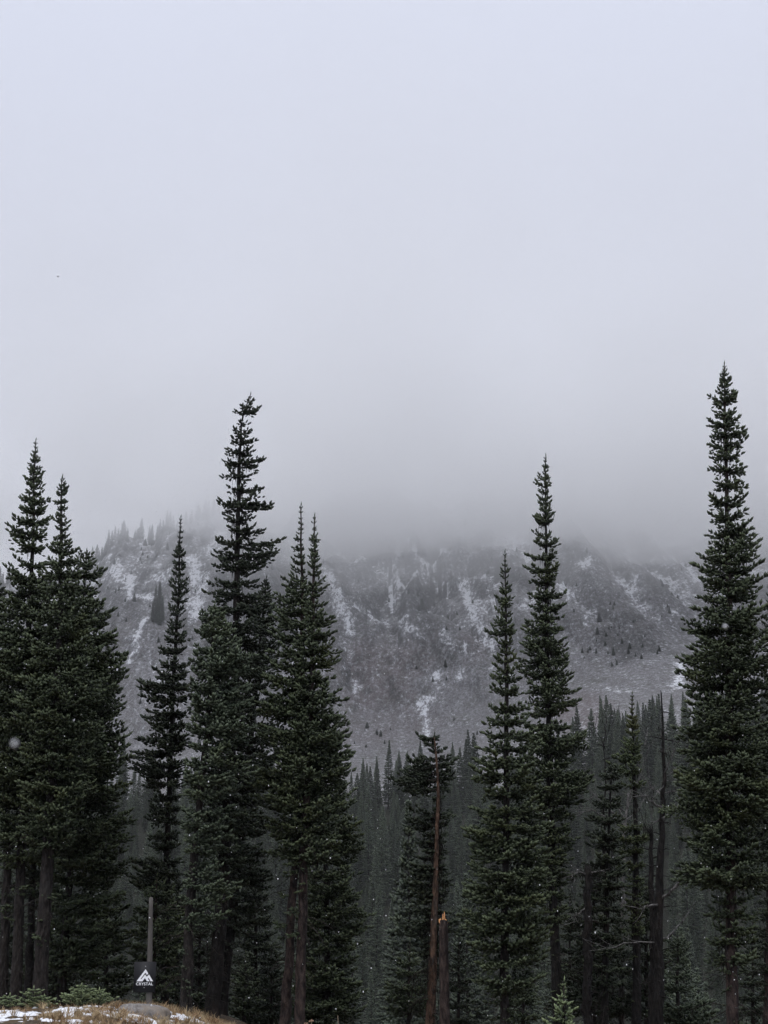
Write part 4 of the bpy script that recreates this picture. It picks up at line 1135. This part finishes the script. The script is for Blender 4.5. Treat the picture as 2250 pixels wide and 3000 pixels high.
stone('small_rock', 'rounded grey rock at the bottom edge below the snow', 222, 2994, 28.2, .16, .12, .13, 12, group='small rocks on the grassy bank')
stone('small_rock', 'little brown rock between the snow patches left of the boulder', 250, 2978, 29.3, .13, .1, .10, 15, group='small rocks on the grassy bank')

# ------------------------------------------------------------------ snow lying on the bank
m, N, L, out = new_mat('thin_snow')
n1 = noise(N, L, scaled(N, L, 1, 1, 1), 18, 4)
principled(N, L, out, mixc(N, L, n1, (.70, .71, .74), (.84, .85, .88)), .7, .2, n1, .5, .03)
M_SNOW = m
def snow_z(X, Y):
    lump = fbm(X / 0.55 + 31, Y / 0.8 + 7, 4); fine_ = fbm(X / 0.13, Y / 0.13, 2)
    zone = np.exp(-((X + 6.55) / 1.15) ** 2 - ((Y - 30.3) / 1.3) ** 2) * .09 + np.exp(-((X + 4.9) / .55) ** 2 - ((Y - 29.3) / 1.0) ** 2) * .16 + np.exp(-((X + 7.9) / .5) ** 2 - ((Y - 29) / .8) ** 2) * .15
    return terrain(X, Y) + np.clip((lump - .60 + zone) * .30 + (fine_ - .5) * .17, -.05, .045)
tag(grid_mesh('snow', np.arange(-11, -2.5, .05), np.arange(26, 33.2, .07), snow_z, M_SNOW), 'thin patches of fresh snow on the grassy bank', 'snow', kind='stuff')

# ------------------------------------------------------------------ grass
m, N, L, out = new_mat('dry_grass')
c = mixc(N, L, attr(N, 'tint'), (.19, .10, .045), (.48, .375, .225))
principled(N, L, out, c, .75, .2)
M_GRASS = m
def grass_patch():
    g = Geo()
    n = 3300
    X = rng.uniform(-11.5, .5, n); Y = rng.uniform(24.5, 38, n)
    crest = 33 - .3 * (X + 5)
    den = fbm(X / .9 + 11, Y / .9, 3) + .30 * np.exp(-((X + 5.1) / .9) ** 2) + .34 * smooth(-4.6, -3.4, X) + .14 * np.exp(-((X + 7.75) / .35) ** 2 - ((Y - 29.5) / .7) ** 2)
    den = den - .25 * np.exp(-((X + 6.5) / .9) ** 2 - ((Y - 30.4) / 1.0) ** 2)
    k = rng.random(n) < smooth(.42, .72, den)
    X, Y = X[k], Y[k]
    Z = terrain(X, Y)
    for x, y, z in zip(X, Y, Z):
        nb = rng.integers(14, 34)
        h = rng.uniform(.08, .22) * (1.25 if rng.random() < .2 else 1)
        a = rng.random(nb) * 6.28; r = rng.random(nb) * .085
        b0 = np.stack([x + np.cos(a) * r, y + np.sin(a) * r, np.full(nb, z - .02)], -1)
        lean = rng.normal(0, .5, (nb, 2)); hh = h * rng.uniform(.5, 1.2, nb)
        mid = b0 + np.stack([lean[:, 0] * hh * .35, lean[:, 1] * hh * .35, hh * .6], -1)
        tip = b0 + np.stack([lean[:, 0] * hh, lean[:, 1] * hh, hh * rng.uniform(.75, 1, nb)], -1)
        s = np.stack([np.cos(a + 1.5), np.sin(a + 1.5), 0 * a], -1) * .0065
        V = np.stack([b0 - s, b0 + s, mid + s * .8, mid - s * .8, tip], 1).reshape(-1, 3)
        T = np.array([(0, 1, 2), (0, 2, 3), (3, 2, 4)])
        tn = np.clip(rng.normal(.15 + .7 * float(vnoise(x * 1.1 + 5, y * 1.1)), .18), 0, 1)
        g.add(V, (T[None] + 5 * np.arange(nb)[:, None, None]).reshape(-1, 3), np.clip(np.repeat(tn + rng.normal(0, .12, nb), 5), 0, 1))
    V, T, A_ = g.arrays()
    tag(build('grass', V, T, M_GRASS, attrs={'tint': A_}), 'dry golden and rust grass tufts covering the bank', 'grass', kind='stuff')
grass_patch()

# ------------------------------------------------------------------ young fir shrubs on the bank
def shrub(label, cx, D, w, heads):
    p0 = np.array([cx, D, float(terrain(cx, D)) - .03])
    root = empty('fir_seedling', p0); tag(root, label, 'shrub', 'fir seedlings on the bank')
    fo, wo = Geo(), Geo()
    for (dx, h, wd) in heads:
        q = p0 + (dx, rng.normal(0, .05), 0)
        wo.add(*tube([q, q + (0, 0, h * .6), q + (0, 0, h)], [.014, .010, .005], 5))
        z = h
        while z > .03:
            m = wd * (1 - z / h) ** .75 + .06
            k = 6; a0 = random.random() * 6.28
            for i in range(k):
                a = a0 + i * 6.28 / k; e = np.array([math.cos(a), math.sin(a), random.uniform(.15, .55)])
                l = m * random.uniform(.8, 1.15); ns = max(1, int(l / .07))
                b = np.array([q + (0, 0, z) + e * l * j / ns for j in range(ns + 1)])
                Pn, Dn = [], []
                for j in range(ns + 1):
                    for s in ((0,) if j == 0 else (-1, 0, 1)):
                        d = e + np.array([-e[1], e[0], 0]) * s * .9 + rng.normal(0, .1, 3); Pn.append(b[j]); Dn.append(d)
                Pn = np.array(Pn); Dn = norm(np.array(Dn)); nn = len(Pn)
                fo.add(*spindles(Pn, Dn, rng.uniform(.07, .12, nn), rng.uniform(.017, .024, nn), rng.uniform(.3, 1, nn)))
                wo.add(*tube([q + (0, 0, z), q + (0, 0, z) + e * l], [.006, .003], 3))
            z -= .085
        fo.add(*spindles(np.array([q + (0, 0, h)]), np.array([[0, 0, 1.0]]), np.array([.13]), np.array([.02]), np.array([.9])))
    V, T, A_ = fo.arrays(); build('crown', V - p0, T, M_YOUNG, root, {'tint': A_})
    V, T, _ = wo.arrays(); build('stem', V - p0, T, M_TWIG, root)
shrub('spreading pale green fir seedling with two humps behind the snow patch', at(245, 2960, 32.2)[0], 32.2, 1, [(-.05, .42, .38), (.30, .32, .34), (-.3, .26, .25)])
shrub('pale green fir seedling behind the orange grass tuft at the left', at(95, 2960, 32.4)[0], 32.4, 1, [(0, .40, .26), (.22, .22, .22)])
shrub('small pale green fir seedling at the left frame edge', at(28, 2965, 32.0)[0], 32.0, 1, [(0, .28, .28)])

# ------------------------------------------------------------------ dead weeds at the foot of the paired trunks
M_WEED = plain_mat('dry_weed_stem', (.30, .24, .17), .8, .15)
M_SEED = plain_mat('brown_seed_head', (.30, .20, .14), .9, .1)
def weed(label, u, v0, D, h, nst, seeds=True):
    p = at(u, v0, D); p[2] = float(terrain(p[0], D)) - .02
    root = empty('dead_weed', p); tag(root, label, 'weed', 'dead weeds at the bottom edge')
    g, sg_ = Geo(), Geo()
    for i in range(nst):
        a = random.uniform(-1, 1); t = np.array([a * .22 * h, random.uniform(-.1, .1), h * random.uniform(.6, 1)])
        g.add(*tube(polyline([(0, 0, 0), t * .5 + (.03 * a, 0, 0), t], 5), np.linspace(.009, .005, 5), 4))
        if seeds:
            for j in range(4):
                q = t + rng.normal(0, .035, 3)
                bm = bmesh.new(); bmesh.ops.create_icosphere(bm, subdivisions=1, radius=.026 * random.uniform(.7, 1.2))
                VV = np.array([v_.co[:] for v_ in bm.verts]) * (1, 1, .8) + q; TT = np.array([[w_.index for w_ in f_.verts] for f_ in bm.faces]); bm.free()
                sg_.add(VV, TT)
        else:
            for j in range(3):
                k_ = t * random.uniform(.4, .8); s_ = random.choice((-1, 1))
                g.add(*tube([k_, k_ + (s_ * .09, 0, .10)], [.006, .003], 4))
    V, T, _ = g.arrays(); build('stem', V, T, M_WEED, root)
    if seeds:
        V, T, _ = sg_.arrays(); build('seed_head', V, T, M_SEED, root)
for (lab, u, vt, D_, nst, sd) in [('brown dead weed with seed heads right of the upright brown trunk', 908, 2975, 33, 2, True),
                                 ('bare pale dead twig at the bottom edge right of the paired trunks', 1002, 2958, 33, 1, False),
                                 ('brown dead weed with round seed heads right of the bare pale twig', 1025, 2982, 32.5, 3, True)]:
    x0 = at(u, vt, D_); h_ = x0[2] - float(terrain(x0[0], D_))
    weed(lab, u, vt, D_, max(h_, .3), nst, sd)

# ------------------------------------------------------------------ falling snow
def flakes():
    n = 750
    Y = 4 + 31 * rng.random(n) ** .6
    u = rng.uniform(-500, 2750, n); v = rng.uniform(900, 3000, n)
    a, b = (u - 1125) / F, (1500 - v) / F; t = Y / (CP - b * SP)
    C = np.stack([a * t, Y, CAM_H + t * (SP + b * CP)], -1)
    r = rng.uniform(.0028, .0062, n) * (0.5 + Y / 30)
    for (uu, vv, yy, rr) in [(42, 2178, .62, .0013), (2124, 1835, 1.2, .0019), (170, 808, 3.0, .003)]:
        C = np.vstack([C, at(uu, vv, yy)]); r = np.append(r, rr)
    n = len(C)
    O = np.array([(1, 0, 0), (-1, 0, 0), (0, 1, 0), (0, -1, 0), (0, 0, 1.5), (0, 0, -1.5)], float)
    V = C[:, None] + r[:, None, None] * O[None] * rng.uniform(.6, 1.3, (n, 6, 1))
    T = np.array([(0, 2, 4), (2, 1, 4), (1, 3, 4), (3, 0, 4), (2, 0, 5), (1, 2, 5), (3, 1, 5), (0, 3, 5)])
    tag(build('snowfall', V.reshape(-1, 3), (T[None] + 6 * np.arange(n)[:, None, None]).reshape(-1, 3), plain_mat('snowflake', (.88, .89, .92), .7, .2, .02)),
        'scattered white snowflakes falling in front of the trees', 'snowflakes', kind='stuff')
flakes()
print('TRIS', sum(len(m_.polygons) for m_ in bpy.data.meshes), 'OBJ', len(bpy.data.objects))
